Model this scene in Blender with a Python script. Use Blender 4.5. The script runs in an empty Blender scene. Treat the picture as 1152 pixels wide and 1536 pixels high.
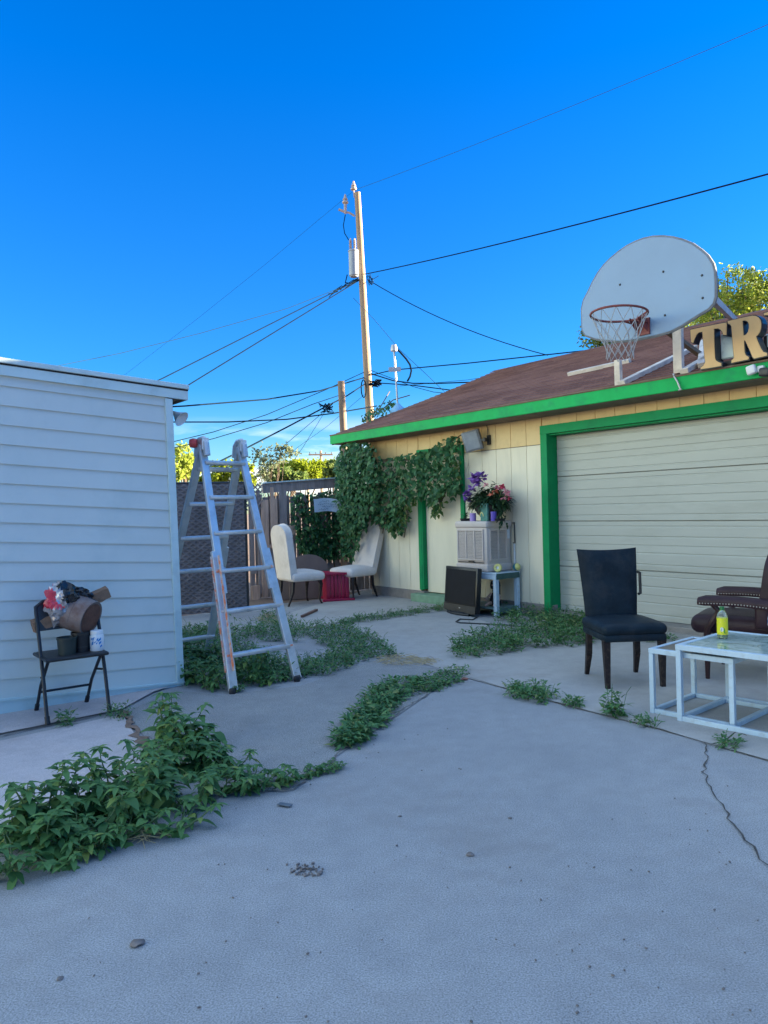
import bpy, bmesh, math, random
from mathutils import Vector, Matrix
from mathutils.geometry import tessellate_polygon
R = math.radians
scene = bpy.context.scene
col = scene.collection
V = Vector

# ------------------------------------------------------------------ camera
FPX = 1136.0; ROLL = 0.026; CAMZ = 1.4; PITCH = math.atan(-4/FPX)
cam_d = bpy.data.cameras.new("camera"); cam = bpy.data.objects.new("camera", cam_d); col.objects.link(cam)
cam.location = (0, 0, CAMZ)
cam.rotation_euler = (Matrix.Rotation(R(90)+PITCH, 3, 'X') @ Matrix.Rotation(-ROLL, 3, 'Z')).to_euler()
cam_d.sensor_fit = 'VERTICAL'; cam_d.sensor_height = 36; cam_d.lens = 36*FPX/1536
cam_d.clip_start = 0.05; cam_d.clip_end = 2000
scene.camera = cam

def ray(px, py):
    u = (px-576)/FPX; v = (768-py)/FPX
    x = u*math.cos(ROLL)+v*math.sin(ROLL); z = -u*math.sin(ROLL)+v*math.cos(ROLL)
    c, s = math.cos(PITCH), math.sin(PITCH)
    y2 = c-z*s; z2 = s+z*c
    return x/y2, 1.0, z2/y2
def at(px, py, Z):
    r = ray(px, py); return V((r[0]*Z, Z, CAMZ+r[2]*Z))
def gd(px, py, z=0.0):
    r = ray(px, py); s = (z-CAMZ)/r[2]; return V((r[0]*s, s, z))
G0 = V((2.03, 9.53, 0))          # a point of the garage wall; local x runs right along the wall, local y goes in
GA = math.atan2(-.8, .6)
def gl(px, py, o=0.0):
    r = ray(px, py); s = (7.342-o)/(.8*r[0]+.6); x, y = r[0]*s, s
    return V(((x-G0.x)*.6-(y-G0.y)*.8, -o, CAMZ+r[2]*s))
def groof(px, py, up=0.0):
    r = ray(px, py); a = .8*r[0]+.6
    s = (2.66+up+.365*(.4-7.342)-CAMZ)/(r[2]-.365*a); x, y = r[0]*s, s
    return V(((x-G0.x)*.6-(y-G0.y)*.8, s*a-7.342, CAMZ+r[2]*s))
def g2w(p): return V((G0.x+.6*p[0]+.8*p[1], G0.y-.8*p[0]+.6*p[1], p[2]))
S0 = V((-1.69, 6.23, 0)); SA = math.atan2(.6, .8)

# ------------------------------------------------------------------ materials
MATS = {}
def nodes_of(name):
    m = bpy.data.materials.new(name); m.use_nodes = True
    nt = m.node_tree; b = nt.nodes['Principled BSDF']
    return m, nt, b
def N(nt, t, **kw):
    n = nt.nodes.new(t)
    for k, v in kw.items():
        if hasattr(n, k): setattr(n, k, v)
        else: n.inputs[k].default_value = v
    return n
def ramp(nt, fac, stops):
    r = nt.nodes.new('ShaderNodeValToRGB'); e = r.color_ramp.elements
    while len(e) < len(stops): e.new(.5)
    for i, (p, c) in enumerate(stops):
        e[i].position = p; e[i].color = (c[0], c[1], c[2], 1)
    nt.links.new(fac, r.inputs[0]); return r
def mix(nt, fac, a, b, mode='MIX'):
    m = nt.nodes.new('ShaderNodeMix'); m.data_type = 'RGBA'; m.blend_type = mode
    for sock, val in ((m.inputs[0], fac), (m.inputs[6], a), (m.inputs[7], b)):
        if hasattr(val, 'links'): nt.links.new(val, sock)
        elif isinstance(val, (int, float)): sock.default_value = val
        else: sock.default_value = (val[0], val[1], val[2], 1)
    return m.outputs[2]
def mat(name, c, rough=.6, var=.12, scale=6., bump=.0, bscale=60., metal=0., spec=.5, c2=None, stain=None, sscale=2.5, samt=.45, stretch=None, trans=0., sth=.5):
    if name in MATS: return MATS[name]
    m, nt, b = nodes_of(name)
    tc = N(nt, 'ShaderNodeTexCoord'); co = tc.outputs['Object']
    if stretch:
        mp = N(nt, 'ShaderNodeMapping'); mp.inputs['Scale'].default_value = stretch; nt.links.new(co, mp.inputs[0]); co = mp.outputs[0]
    n1 = N(nt, 'ShaderNodeTexNoise', Scale=scale, Detail=6., Roughness=.65); nt.links.new(co, n1.inputs['Vector'])
    lo = tuple(x*(1-var) for x in c); hi = c2 if c2 else tuple(min(1, x*(1+var)) for x in c)
    r = ramp(nt, n1.outputs['Fac'], [(.3, lo), (.7, hi)]); out = r.outputs[0]
    if stain:
        n2 = N(nt, 'ShaderNodeTexNoise', Scale=sscale, Detail=8., Roughness=.7); nt.links.new(co, n2.inputs['Vector'])
        k = ramp(nt, n2.outputs['Fac'], [(sth, (0, 0, 0)), (sth+.14, (samt,)*3)])
        out = mix(nt, k.outputs[0], out, stain)
    nt.links.new(out, b.inputs['Base Color'])
    b.inputs['Roughness'].default_value = rough; b.inputs['Metallic'].default_value = metal
    b.inputs['Specular IOR Level'].default_value = spec
    if trans: b.inputs['Transmission Weight'].default_value = trans
    if bump:
        n3 = N(nt, 'ShaderNodeTexNoise', Scale=bscale, Detail=5.); nt.links.new(co, n3.inputs['Vector'])
        bp = N(nt, 'ShaderNodeBump', Strength=bump, Distance=.01); nt.links.new(n3.outputs['Fac'], bp.inputs['Height'])
        nt.links.new(bp.outputs[0], b.inputs['Normal'])
    MATS[name] = m; return m
def leafmat(name, lo, hi, tr=.3, rough=.55, third=None):
    m, nt, b = nodes_of(name)
    g = N(nt, 'ShaderNodeNewGeometry')
    st = [(0, lo), (1, hi)] if third is None else [(0, lo), (.8, hi), (1, third)]
    r = ramp(nt, g.outputs['Random Per Island'], st)
    nt.links.new(r.outputs[0], b.inputs['Base Color']); b.inputs['Roughness'].default_value = rough
    b.inputs['Specular IOR Level'].default_value = .25
    t = N(nt, 'ShaderNodeBsdfTranslucent'); nt.links.new(r.outputs[0], t.inputs[0])
    mx = N(nt, 'ShaderNodeMixShader'); mx.inputs[0].default_value = tr
    nt.links.new(b.outputs[0], mx.inputs[1]); nt.links.new(t.outputs[0], mx.inputs[2])
    nt.links.new(mx.outputs[0], nt.nodes['Material Output'].inputs[0]); MATS[name] = m; return m

def concrete(name, c, c2, speck=.5, bump=.35):
    m, nt, b = nodes_of(name)
    co = N(nt, 'ShaderNodeTexCoord').outputs['Object']
    big = N(nt, 'ShaderNodeTexNoise', Scale=.9, Detail=8., Roughness=.62); nt.links.new(co, big.inputs['Vector'])
    r = ramp(nt, big.outputs['Fac'], [(.32, c), (.7, c2)])
    mid = N(nt, 'ShaderNodeTexNoise', Scale=7., Detail=6., Roughness=.7); nt.links.new(co, mid.inputs['Vector'])
    r2 = ramp(nt, mid.outputs['Fac'], [(.35, (.92,)*3), (.65, (1.05,)*3)])
    o = mix(nt, 1., r.outputs[0], r2.outputs[0], 'MULTIPLY')
    fine = N(nt, 'ShaderNodeTexNoise', Scale=170., Detail=3., Roughness=.6); nt.links.new(co, fine.inputs['Vector'])
    r3 = ramp(nt, fine.outputs['Fac'], [(.34, (1-speck*.6,)*3), (.5, (1,)*3), (.66, (1+speck*.45,)*3)])
    o = mix(nt, 1., o, r3.outputs[0], 'MULTIPLY')
    vo = N(nt, 'ShaderNodeTexVoronoi', Scale=41.); nt.links.new(co, vo.inputs['Vector'])
    wn = N(nt, 'ShaderNodeTexNoise', Scale=1.7, Detail=3.); nt.links.new(co, wn.inputs['Vector'])
    ad = N(nt, 'ShaderNodeMath', operation='MULTIPLY_ADD'); nt.links.new(wn.outputs['Fac'], ad.inputs[0]); ad.inputs[1].default_value = -.13; nt.links.new(vo.outputs['Distance'], ad.inputs[2])
    k = ramp(nt, ad.outputs[0], [(-.0+.0, (1, 1, 1)), (.0035, (0, 0, 0))])
    o = mix(nt, k.outputs[0], o, (.14, .125, .11))
    st = N(nt, 'ShaderNodeTexNoise', Scale=.45, Detail=9., Roughness=.75); nt.links.new(co, st.inputs['Vector'])
    ks = ramp(nt, st.outputs['Fac'], [(.50, (0, 0, 0)), (.62, (.5,)*3)])
    o = mix(nt, ks.outputs[0], o, (c[0]*.74, c[1]*.68, c[2]*.64))
    nt.links.new(o, b.inputs['Base Color']); b.inputs['Roughness'].default_value = .9
    b.inputs['Specular IOR Level'].default_value = .25
    bn = N(nt, 'ShaderNodeTexNoise', Scale=110., Detail=5., Roughness=.7); nt.links.new(co, bn.inputs['Vector'])
    bp = N(nt, 'ShaderNodeBump', Strength=bump, Distance=.006); nt.links.new(bn.outputs['Fac'], bp.inputs['Height'])
    nt.links.new(bp.outputs[0], b.inputs['Normal'])
    MATS[name] = m; return m

M_yard = concrete('yard concrete', (.292, .288, .288), (.365, .356, .35), .62, .35)
M_patio = concrete('patio concrete', (.38, .355, .33), (.46, .43, .395), .25, .25)
M_walk = concrete('walk concrete', (.46, .41, .40), (.54, .48, .47), .3, .25)
M_rough = concrete('rough concrete', (.255, .25, .24), (.35, .335, .315), .9, .7)
M_dirt = mat('dirt', (.2, .13, .095), .95, .3, 5, .6, 40)
M_joint = mat('joint soil', (.17, .155, .14), .95, .4, 20, .5, 60)
M_crack = mat('crack soil', (.075, .065, .058), .95, .5, 30, .5, 60)
M_siding = mat('white vinyl siding', (.55, .60, .58), .5, .04, 1.2, .3, 2.2, stain=(.38, .47, .46), sscale=1.4, samt=.3, spec=.35)
M_strim = mat('white shed trim', (.5, .63, .64), .5, .04, 3, stain=(.28, .38, .38), sscale=4, samt=.3)
M_cream = mat('cream wall paint', (.79, .71, .54), .7, .06, 2.2, .15, 60, stain=(.55, .5, .38), sscale=1.6, samt=.3, stretch=(1.6, 1, .35))
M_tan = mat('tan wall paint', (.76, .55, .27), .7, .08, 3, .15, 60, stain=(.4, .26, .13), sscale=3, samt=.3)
M_fascia = mat('green paint lit tone', (.002, .37, .09), .6, .12, 5, .1, 40, spec=.2, stain=(.01, .2, .09), sscale=4, samt=.5)  # lit tone of the one green paint, sky light put into the colour
M_gtrim = mat('green paint shaded tone', (.002, .26, .085), .6, .1, 5, .1, 40, spec=.2, stain=(.01, .13, .07), sscale=3, samt=.4)  # same green darkened in colour for the shade under the eave
M_gdoor = mat('garage door enamel', (.425, .43, .385), .5, .06, 1.2, .35, 2.5, stain=(.33, .33, .28), sscale=1.6, samt=.45, stretch=(.6, 1, 2.5))
M_found = mat('foundation concrete', (.27, .24, .215), .9, .2, 6, .5, 50, stain=(.12, .11, .1))
M_sill = mat('faded green sill', (.17, .3, .2), .8, .2, 6, .3, 40, stain=(.3, .29, .26))
M_soffit = mat('soffit wood', (.16, .12, .085), .8, .3, 5)
M_rustw = mat('weathered white wood', (.62, .55, .48), .7, .14, 5, .2, 40, stain=(.3, .24, .2), sscale=6)
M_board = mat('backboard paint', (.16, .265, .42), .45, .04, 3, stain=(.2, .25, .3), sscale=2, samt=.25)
M_dark = mat('dark metal', (.03, .032, .036), .45, .25, 8, metal=.3)
M_edge = mat('worn board edge', (.16, .17, .19), .6, .3, 8)
M_rim = mat('rusty red rim', (.19, .045, .04), .6, .35, 12, .2, 60)
M_net = mat('net cord', (.33, .33, .34), .8, .1, 10)
M_letter = mat('letter tan', (.66, .42, .185), .45, .06, 3)
M_lside = mat('letter black edge', (.02, .025, .035), .4, .2, 4)
M_lteal = mat('pale letter return', (.6, .74, .74), .5, .1, 4, stain=(.1, .12, .12), sscale=5)
M_alu = mat('aluminium', (.55, .56, .57), .38, .12, 9, .1, 50, metal=.55, stain=(.3, .3, .31), sscale=7, samt=.4)
M_orange = mat('worn orange label', (.6, .5, .44), .55, .12, 18, stain=(.78, .2, .08), sscale=15, samt=1., sth=.44)
M_redp = mat('red plastic knob', (.55, .06, .06), .4, .1, 8)
M_blackp = mat('black plastic', (.010, .011, .014), .5, .3, 10)
M_chairm = mat('black chair steel', (.018, .02, .024), .4, .3, 12, metal=.25)
M_leather = mat('black leather', (.009, .018, .027), .5, .35, 7, .25, 130, spec=.16, stain=(.035, .04, .045), sscale=5)
M_dwood = mat('dark scuffed wood', (.018, .012, .013), .5, .4, 9, stain=(.3, .2, .14), sscale=38, samt=.14, spec=.3)
M_burg = mat('burgundy leather', (.038, .019, .024), .42, .3, 6, .25, 120, spec=.22)
M_mahog = mat('mahogany', (.035, .014, .014), .35, .3, 8)
M_brass = mat('nail heads', (.5, .45, .38), .35, .1, 10, metal=.8)
M_wtable = mat('white table metal', (.46, .58, .68), .4, .06, 6, stain=(.3, .26, .22), sscale=16, samt=.25)
M_upl = mat('white upholstery', (.78, .68, .61), .85, .07, 4, .25, 160, stain=(.55, .46, .38), sscale=3.5, samt=.4)
M_redpl = mat('crimson plastic', (.42, .012, .055), .45, .12, 6)
M_cooler = mat('beige cooler shell', (.60, .505, .445), .6, .07, 4, stain=(.42, .33, .3), sscale=2.5, samt=.35)
M_gap = mat('shadow gap', (.02, .018, .018), .9, .2, 8)
M_tv = mat('tv screen', (.005, .008, .014), .5, .3, 4, spec=.15)
M_tvb = mat('tv bezel', (.006, .007, .009), .35, .3, 6)
M_newwood = mat('fresh fence boards', (.58, .38, .28), .8, .2, 3, .3, 40, stretch=(6, 6, .7), stain=(.28, .17, .12))
M_oldwood = mat('grey fence boards', (.33, .265, .245), .85, .3, 3, .4, 40, stretch=(8, 8, .7), stain=(.12, .1, .095))
M_archw = mat('brown board', (.2, .145, .125), .8, .15, 4, stretch=(1, 1, .6))
M_paper = mat('paper sign', (.62, .7, .78), .7, .06, 5)
M_ink = mat('faded ink', (.16, .25, .34), .8, .2, 20)
M_pole = mat('pole wood', (.33, .24, .155), .9, .25, 3, .4, 30, stretch=(6, 6, .25), stain=(.2, .14, .1))
M_pole2 = mat('old pole wood', (.22, .165, .12), .9, .25, 3, .4, 30, stretch=(6, 6, .25), stain=(.14, .1, .08))
M_can = mat('transformer grey', (.27, .31, .36), .5, .1, 4, metal=.2)
M_insul = mat('porcelain insulator', (.4, .33, .3), .3, .25, 9)
M_wire = mat('wire jacket', (.004, .012, .024), .9, .2, 6, spec=.05)
M_wireg = mat('bare wire', (.02, .06, .11), .8, .2, 6, spec=.1)
M_galv = mat('galvanised pipe', (.42, .42, .43), .45, .1, 6, metal=.5)
M_grey = mat('grey lamp housing', (.2, .21, .22), .55, .15, 8)
M_greyl = mat('lamp lens', (.3, .32, .34), .3, .15, 10)
M_plastw = mat('white plastic', (.66, .68, .7), .5, .08, 6)
M_bucket = mat('rusty bucket', (.21, .16, .15), .6, .25, 5, .2, 40, metal=.25, stain=(.13, .06, .04), sscale=5, samt=.8)
M_rust = mat('rust', (.13, .055, .035), .85, .4, 9, .4, 60)
M_log = mat('split firewood', (.25, .14, .085), .85, .3, 5, .5, 40, stretch=(1, 7, 7), stain=(.14, .08, .05))
M_pot = mat('dark green pot', (.010, .022, .022), .5, .25, 8)
M_bagr = mat('red bag film', (.55, .035, .07), .3, .2, 8)
M_bagb = mat('black bag film', (.012, .012, .014), .25, .3, 8)
M_bags = mat('silver bag film', (.38, .36, .37), .25, .6, 16, metal=.4)
M_blue = mat('blue print', (.02, .2, .5), .5, .15, 10)
M_wick = mat('dark wicker', (.05, .035, .028), .8, .4, 30, .5, 60)
M_purple = mat('purple petals', (.26, .11, .42), .7, .35, 14)
M_redfl = mat('red petals', (.45, .03, .07), .7, .25, 14)
M_pink = mat('pink petals', (.68, .25, .3), .7, .25, 14)
M_salmon = mat('salmon petals', (.75, .2, .12), .7, .25, 14)
M_lilac = mat('lilac candle', (.42, .27, .62), .5, .08, 8)
M_violet = mat('violet candle', (.12, .07, .42), .5, .08, 8)
M_yellow = mat('pale yellow plastic', (.66, .6, .2), .5, .1, 8)
M_teal = mat('teal plastic', (.02, .16, .2), .5, .1, 8)
M_lime = mat('lime print', (.08, .3, .02), .5, .3, 20)
M_ylab = mat('yellow label', (.72, .68, .02), .45, .06, 10)
M_gcap = mat('green cap', (.01, .14, .03), .45, .1, 8)
M_trunk = mat('bark', (.1, .075, .055), .95, .3, 8, .6, 30)
M_stem = mat('weed stem', (.11, .17, .06), .7, .2, 8)
M_straw = mat('dry straw', (.42, .32, .17), .9, .25, 10)
M_vstem = mat('vine stem', (.1, .075, .05), .9, .2, 8)
M_stone = mat('pebble', (.16, .135, .125), .9, .4, 12)
M_house = mat('neighbour stucco', (.5, .42, .33), .9, .06, 2)
M_wood_tool = mat('scrap wood', (.16, .085, .065), .85, .3, 8)
M_skin = mat('doll vinyl', (.5, .32, .25), .6, .05, 8)
M_doll = mat('doll hair', (.012, .01, .01), .7, .3, 20)
M_terr = mat('terracotta scrap', (.3, .12, .08), .8, .2, 8)
L_weed = leafmat('pigweed leaf', (.04, .125, .038), (.135, .265, .08), .28, .5, (.24, .29, .07))
L_low = leafmat('ground weed leaf', (.045, .14, .05), (.12, .25, .085), .25, .55, (.24, .27, .09))
L_vine = leafmat('vine leaf', (.02, .09, .034), (.07, .175, .062), .2, .45)
L_vine2 = leafmat('bright vine leaf', (.07, .13, .03), (.12, .19, .045), .3, .45)
L_bask = leafmat('basket leaf', (.012, .04, .02), (.045, .1, .04), .2, .45)
L_yel = leafmat('sunlit yellow foliage', (.14, .21, .012), (.27, .33, .02), .55, .6)
L_grn = leafmat('far green foliage', (.07, .14, .04), (.19, .25, .07), .5, .6)
L_pale = leafmat('airy pale foliage', (.2, .29, .04), (.38, .46, .08), .6, .6, (.45, .45, .18))
L_dull = leafmat('dull grey foliage', (.09, .13, .08), (.2, .24, .15), .45, .7)

def glass(name, c, rough=.05):
    m, nt, b = nodes_of(name)
    b.inputs['Base Color'].default_value = (*c, 1); b.inputs['Roughness'].default_value = rough
    b.inputs['Transmission Weight'].default_value = .9; b.inputs['IOR'].default_value = 1.3
    n = N(nt, 'ShaderNodeTexNoise', Scale=20.); bp = N(nt, 'ShaderNodeBump', Strength=.1); nt.links.new(n.outputs['Fac'], bp.inputs['Height'])
    nt.links.new(bp.outputs[0], b.inputs['Normal']); MATS[name] = m; return m
M_bottle = glass('clear bottle', (.9, .96, .93))
M_bluebot = glass('blue bottle', (.62, .84, .95))
def tableglass():
    m, nt, b = nodes_of('mottled table glass')
    co = N(nt, 'ShaderNodeTexCoord').outputs['Object']
    n = N(nt, 'ShaderNodeTexNoise', Scale=7., Detail=7., Roughness=.75, Distortion=1.2); nt.links.new(co, n.inputs['Vector'])
    r = ramp(nt, n.outputs['Fac'], [(.36, (.09, .15, .12)), (.5, (.3, .4, .37)), (.66, (.46, .52, .5))])
    nt.links.new(r.outputs[0], b.inputs['Base Color']); b.inputs['Roughness'].default_value = .12
    MATS['tg'] = m; return m
M_tglass = tableglass()
M_tboard = mat('brown table board', (.16, .12, .09), .4, .4, 5, stain=(.35, .33, .28), sscale=5)
def shingles():
    m, nt, b = nodes_of('roof shingles')
    co = N(nt, 'ShaderNodeTexCoord').outputs['Object']
    mp = N(nt, 'ShaderNodeMapping'); mp.inputs['Scale'].default_value = (1, 1.0645, 1); nt.links.new(co, mp.inputs[0])
    br = N(nt, 'ShaderNodeTexBrick', Scale=1.); nt.links.new(mp.outputs[0], br.inputs['Vector'])
    br.inputs['Brick Width'].default_value = .31; br.inputs['Row Height'].default_value = .1395; br.inputs['Mortar Size'].default_value = .0025
    br.inputs['Color1'].default_value = (.135, .068, .062, 1); br.inputs['Color2'].default_value = (.195, .105, .09, 1); br.inputs['Mortar'].default_value = (.105, .058, .05, 1)
    n = N(nt, 'ShaderNodeTexNoise', Scale=1.1, Detail=7., Roughness=.7); nt.links.new(co, n.inputs['Vector'])
    r = ramp(nt, n.outputs['Fac'], [(.3, (.72,)*3), (.7, (1.25,)*3)])
    o = mix(nt, 1., br.outputs['Color'], r.outputs[0], 'MULTIPLY'); nt.links.new(o, b.inputs['Base Color'])
    b.inputs['Roughness'].default_value = .95; b.inputs['Specular IOR Level'].default_value = .2
    n2 = N(nt, 'ShaderNodeTexNoise', Scale=220., Detail=3.); nt.links.new(co, n2.inputs['Vector'])
    bp = N(nt, 'ShaderNodeBump', Strength=.5, Distance=.006); nt.links.new(n2.outputs['Fac'], bp.inputs['Height']); nt.links.new(bp.outputs[0], b.inputs['Normal'])
    return m
M_shing = shingles()
def meshpanel():
    m, nt, b = nodes_of('woven screen')
    co = N(nt, 'ShaderNodeTexCoord').outputs['Object']
    outs = []
    for sgn in (1, -1):
        mp = N(nt, 'ShaderNodeMapping'); mp.inputs['Rotation'].default_value = (0, R(35)*sgn, 0); nt.links.new(co, mp.inputs[0])
        w = N(nt, 'ShaderNodeTexWave', Scale=5.2, Distortion=1.8); w.bands_direction = 'Z'; w.inputs['Detail'].default_value = 1; nt.links.new(mp.outputs[0], w.inputs['Vector']); outs.append(w.outputs['Fac'])
    mx = N(nt, 'ShaderNodeMath', operation='MAXIMUM'); nt.links.new(outs[0], mx.inputs[0]); nt.links.new(outs[1], mx.inputs[1])
    r = ramp(nt, mx.outputs[0], [(.55, (.14, .11, .105)), (.95, (.195, .158, .152))])
    nn = N(nt, 'ShaderNodeTexNoise', Scale=4., Detail=6.); nt.links.new(co, nn.inputs['Vector'])
    k = ramp(nt, nn.outputs['Fac'], [(.35, (.7,)*3), (.7, (1.2,)*3)])
    o = mix(nt, 1., r.outputs[0], k.outputs[0], 'MULTIPLY'); nt.links.new(o, b.inputs['Base Color']); b.inputs['Roughness'].default_value = .7
    bp = N(nt, 'ShaderNodeBump', Strength=.6, Distance=.015); nt.links.new(mx.outputs[0], bp.inputs['Height']); nt.links.new(bp.outputs[0], b.inputs['Normal'])
    return m
M_woven = meshpanel()

# ------------------------------------------------------------------ mesh builder
class B:
    def __init__(s): s.v = []; s.f = []
    def add(s, vs, fs, M=None):
        o = len(s.v)
        s.v += [(M @ V(p)) if M is not None else V(p) for p in vs]
        s.f += [tuple(i+o for i in f) for f in fs]; return s
    def box(s, c, d, rz=0., M=None):
        x, y, z = d[0]/2, d[1]/2, d[2]/2; rot = Matrix.Rotation(rz, 3, 'Z'); c = V(c)
        vs = [c+rot @ V((a*x, b*y, e*z)) for e in (-1, 1) for b in (-1, 1) for a in (-1, 1)]
        return s.add(vs, [(0, 2, 3, 1), (4, 5, 7, 6), (0, 1, 5, 4), (2, 6, 7, 3), (0, 4, 6, 2), (1, 3, 7, 5)], M)
    def rbox(s, c, d, r=.02, seg=2, M=None, bulge=0.):
        bm = bmesh.new(); bmesh.ops.create_cube(bm, size=1)
        for v in bm.verts: v.co = V((v.co.x*d[0], v.co.y*d[1], v.co.z*d[2]))
        bmesh.ops.bevel(bm, geom=bm.edges[:], offset=min(r, min(d)*.49), segments=seg, profile=.5, affect='EDGES', clamp_overlap=True)
        if bulge:
            bmesh.ops.subdivide_edges(bm, edges=[e for e in bm.edges if e.calc_length() > min(d[0], d[1])*.4], cuts=5, use_grid_fill=True)
            for v in bm.verts:
                if v.co.z > 0: v.co.z += bulge*max(0, 1-(2*v.co.x/d[0])**2)*max(0, 1-(2*v.co.y/d[1])**2)
        for v in bm.verts: v.co += V(c)
        bm.verts.index_update()
        s.add([v.co.copy() for v in bm.verts], [[v.index for v in f.verts] for f in bm.faces], M); bm.free(); return s
    def bar(s, p0, p1, w, d, up=(0, 0, 1), w1=None, d1=None):
        p0, p1 = V(p0), V(p1); a = (p1-p0).normalized(); u = V(up)
        if abs(a.dot(u)) > .98: u = V((1, 0, 0))
        x = a.cross(u).normalized(); y = x.cross(a).normalized()
        w1 = w if w1 is None else w1; d1 = d if d1 is None else d1
        vs = [p+x*(i*ww/2)+y*(j*dd/2) for p, ww, dd in ((p0, w, d), (p1, w1, d1)) for i, j in ((-1, -1), (1, -1), (1, 1), (-1, 1))]
        return s.add(vs, [(3, 2, 1, 0), (4, 5, 6, 7), (0, 1, 5, 4), (1, 2, 6, 5), (2, 3, 7, 6), (3, 0, 4, 7)])
    def tube(s, pts, r, n=8, closed=False):
        pts = [V(p) for p in pts]; rs = r if isinstance(r, (list, tuple)) else [r]*len(pts); o = len(s.v); L = len(pts); prev = None
        for i, p in enumerate(pts):
            if closed: t = pts[(i+1) % L]-pts[i-1]
            else: t = pts[min(i+1, L-1)]-pts[max(i-1, 0)]
            t.normalize()
            if prev is None:
                u = V((0, 0, 1)) if abs(t.z) < .9 else V((1, 0, 0)); x = t.cross(u).normalized()
            else: x = (prev-t*prev.dot(t)).normalized()
            prev = x; y = t.cross(x)
            for k in range(n):
                a = 2*math.pi*k/n; s.v.append(p+(x*math.cos(a)+y*math.sin(a))*rs[i])
        for i in range(L if closed else L-1):
            j = (i+1) % L
            for k in range(n):
                k2 = (k+1) % n; s.f.append((o+i*n+k, o+i*n+k2, o+j*n+k2, o+j*n+k))
        if not closed:
            s.f.append(tuple(o+k for k in range(n))[::-1]); s.f.append(tuple(o+(L-1)*n+k for k in range(n)))
        return s
    def lathe(s, prof, n=24, M=None):
        vs = []; fs = []
        for (r, z) in prof:
            for k in range(n):
                a = 2*math.pi*k/n; vs.append((r*math.cos(a), r*math.sin(a), z))
        for i in range(len(prof)-1):
            for k in range(n):
                k2 = (k+1) % n; fs.append((i*n+k, i*n+k2, (i+1)*n+k2, (i+1)*n+k))
        if prof[0][0] > 1e-4: fs.append(tuple(range(n))[::-1])
        if prof[-1][0] > 1e-4: fs.append(tuple((len(prof)-1)*n+k for k in range(n)))
        return s.add(vs, fs, M)
    def prism(s, loops, y0, y1, M=None):
        """outline(s) in x,z extruded from y0 (front) to y1"""
        flat = [p for l in loops for p in l]; n = len(flat)
        tri = tessellate_polygon([[V((p[0], p[1], 0)) for p in l] for l in loops])
        vs = [(p[0], y0, p[1]) for p in flat]+[(p[0], y1, p[1]) for p in flat]
        fs = [tuple(t) for t in tri]+[tuple(i+n for i in t)[::-1] for t in tri]; o = 0
        for l in loops:
            for i in range(len(l)):
                j = (i+1) % len(l); fs.append((o+i, o+j, o+j+n, o+i+n))
            o += len(l)
        return s.add(vs, fs, M)
    def quad(s, a, b, c, d): return s.add([a, b, c, d], [(0, 1, 2, 3)])
    def leaf(s, p, d, up, L, w, fold=.25, droop=.35, n=4):
        p, d, up = V(p), V(d).normalized(), V(up); x = d.cross(up)
        if x.length < 1e-4: x = d.cross(V((1, .3, 0)))
        x.normalize(); nrm = x.cross(d).normalized(); o = len(s.v); prof = {2: (.0, 1, 0), 3: (.05, 1, .6, .02), 4: (.14, .92, 1.0, .66, .06)}[n]
        for i, ww in enumerate(prof):
            t = i/(len(prof)-1); c = p+d*(L*t)-nrm*(droop*L*t*t); h = ww*w/2
            s.v += [c-x*h+nrm*(fold*h), c, c+x*h+nrm*(fold*h)]
        for i in range(len(prof)-1):
            a = o+i*3; s.f += [(a, a+1, a+4, a+3), (a+1, a+2, a+5, a+4)]
        return s
    def card(s, p, L, w, rnd):
        """one small folded leaf"""
        d = V((rnd.uniform(-1, 1), rnd.uniform(-1, 1), rnd.uniform(-1, .7))).normalized(); u = V((rnd.uniform(-1, 1), rnd.uniform(-1, 1), rnd.uniform(-1, 1)))
        x = d.cross(u).normalized(); nn = x.cross(d); p = V(p)
        return s.add([p, p+d*L*.5-x*w/2+nn*w*.15, p+d*L, p+d*L*.5+x*w/2+nn*w*.15], [(0, 1, 2), (0, 2, 3)])
    def out(s, name, m, parent=None, smooth=35, bevel=0., fix=True):
        me = bpy.data.meshes.new(name); me.from_pydata([tuple(p) for p in s.v], [], s.f); me.materials.append(m)
        if fix:
            bm = bmesh.new(); bm.from_mesh(me); bmesh.ops.recalc_face_normals(bm, faces=bm.faces); bm.to_mesh(me); bm.free()
        if smooth:
            me.polygons.foreach_set('use_smooth', [True]*len(me.polygons)); me.set_sharp_from_angle(angle=R(smooth))
        o = bpy.data.objects.new(name, me); col.objects.link(o)
        if parent: o.parent = parent
        if bevel:
            b = o.modifiers.new('edge', 'BEVEL'); b.width = bevel; b.segments = 2; b.limit_method = 'ANGLE'; b.angle_limit = R(40); b.harden_normals = False
        return o
def tag(o, label=None, cat=None, group=None, kind=None):
    for k, v in (('label', label), ('category', cat), ('group', group), ('kind', kind)):
        if v: o[k] = v
    return o
def thing(name, label, cat, loc=(0, 0, 0), rz=0., group=None):
    o = bpy.data.objects.new(name, None); col.objects.link(o); o.location = loc; o.rotation_euler = (0, 0, rz); o.empty_display_size = .2
    return tag(o, label, cat, group)
def face(fx, fy): return math.atan2(fx, -fy)
def copy_tree(o, parent=None):
    c = o.copy(); col.objects.link(c)
    if parent: c.parent = parent
    for ch in [q for q in col.objects if q.parent == o]: copy_tree(ch, c)
    return c
def inpoly(p, poly):
    x, y = p; r = False; j = len(poly)-1
    for i in range(len(poly)):
        xi, yi = poly[i]; xj, yj = poly[j]
        if (yi > y) != (yj > y) and x < (xj-xi)*(y-yi)/(yj-yi)+xi: r = not r
        j = i
    return r
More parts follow.
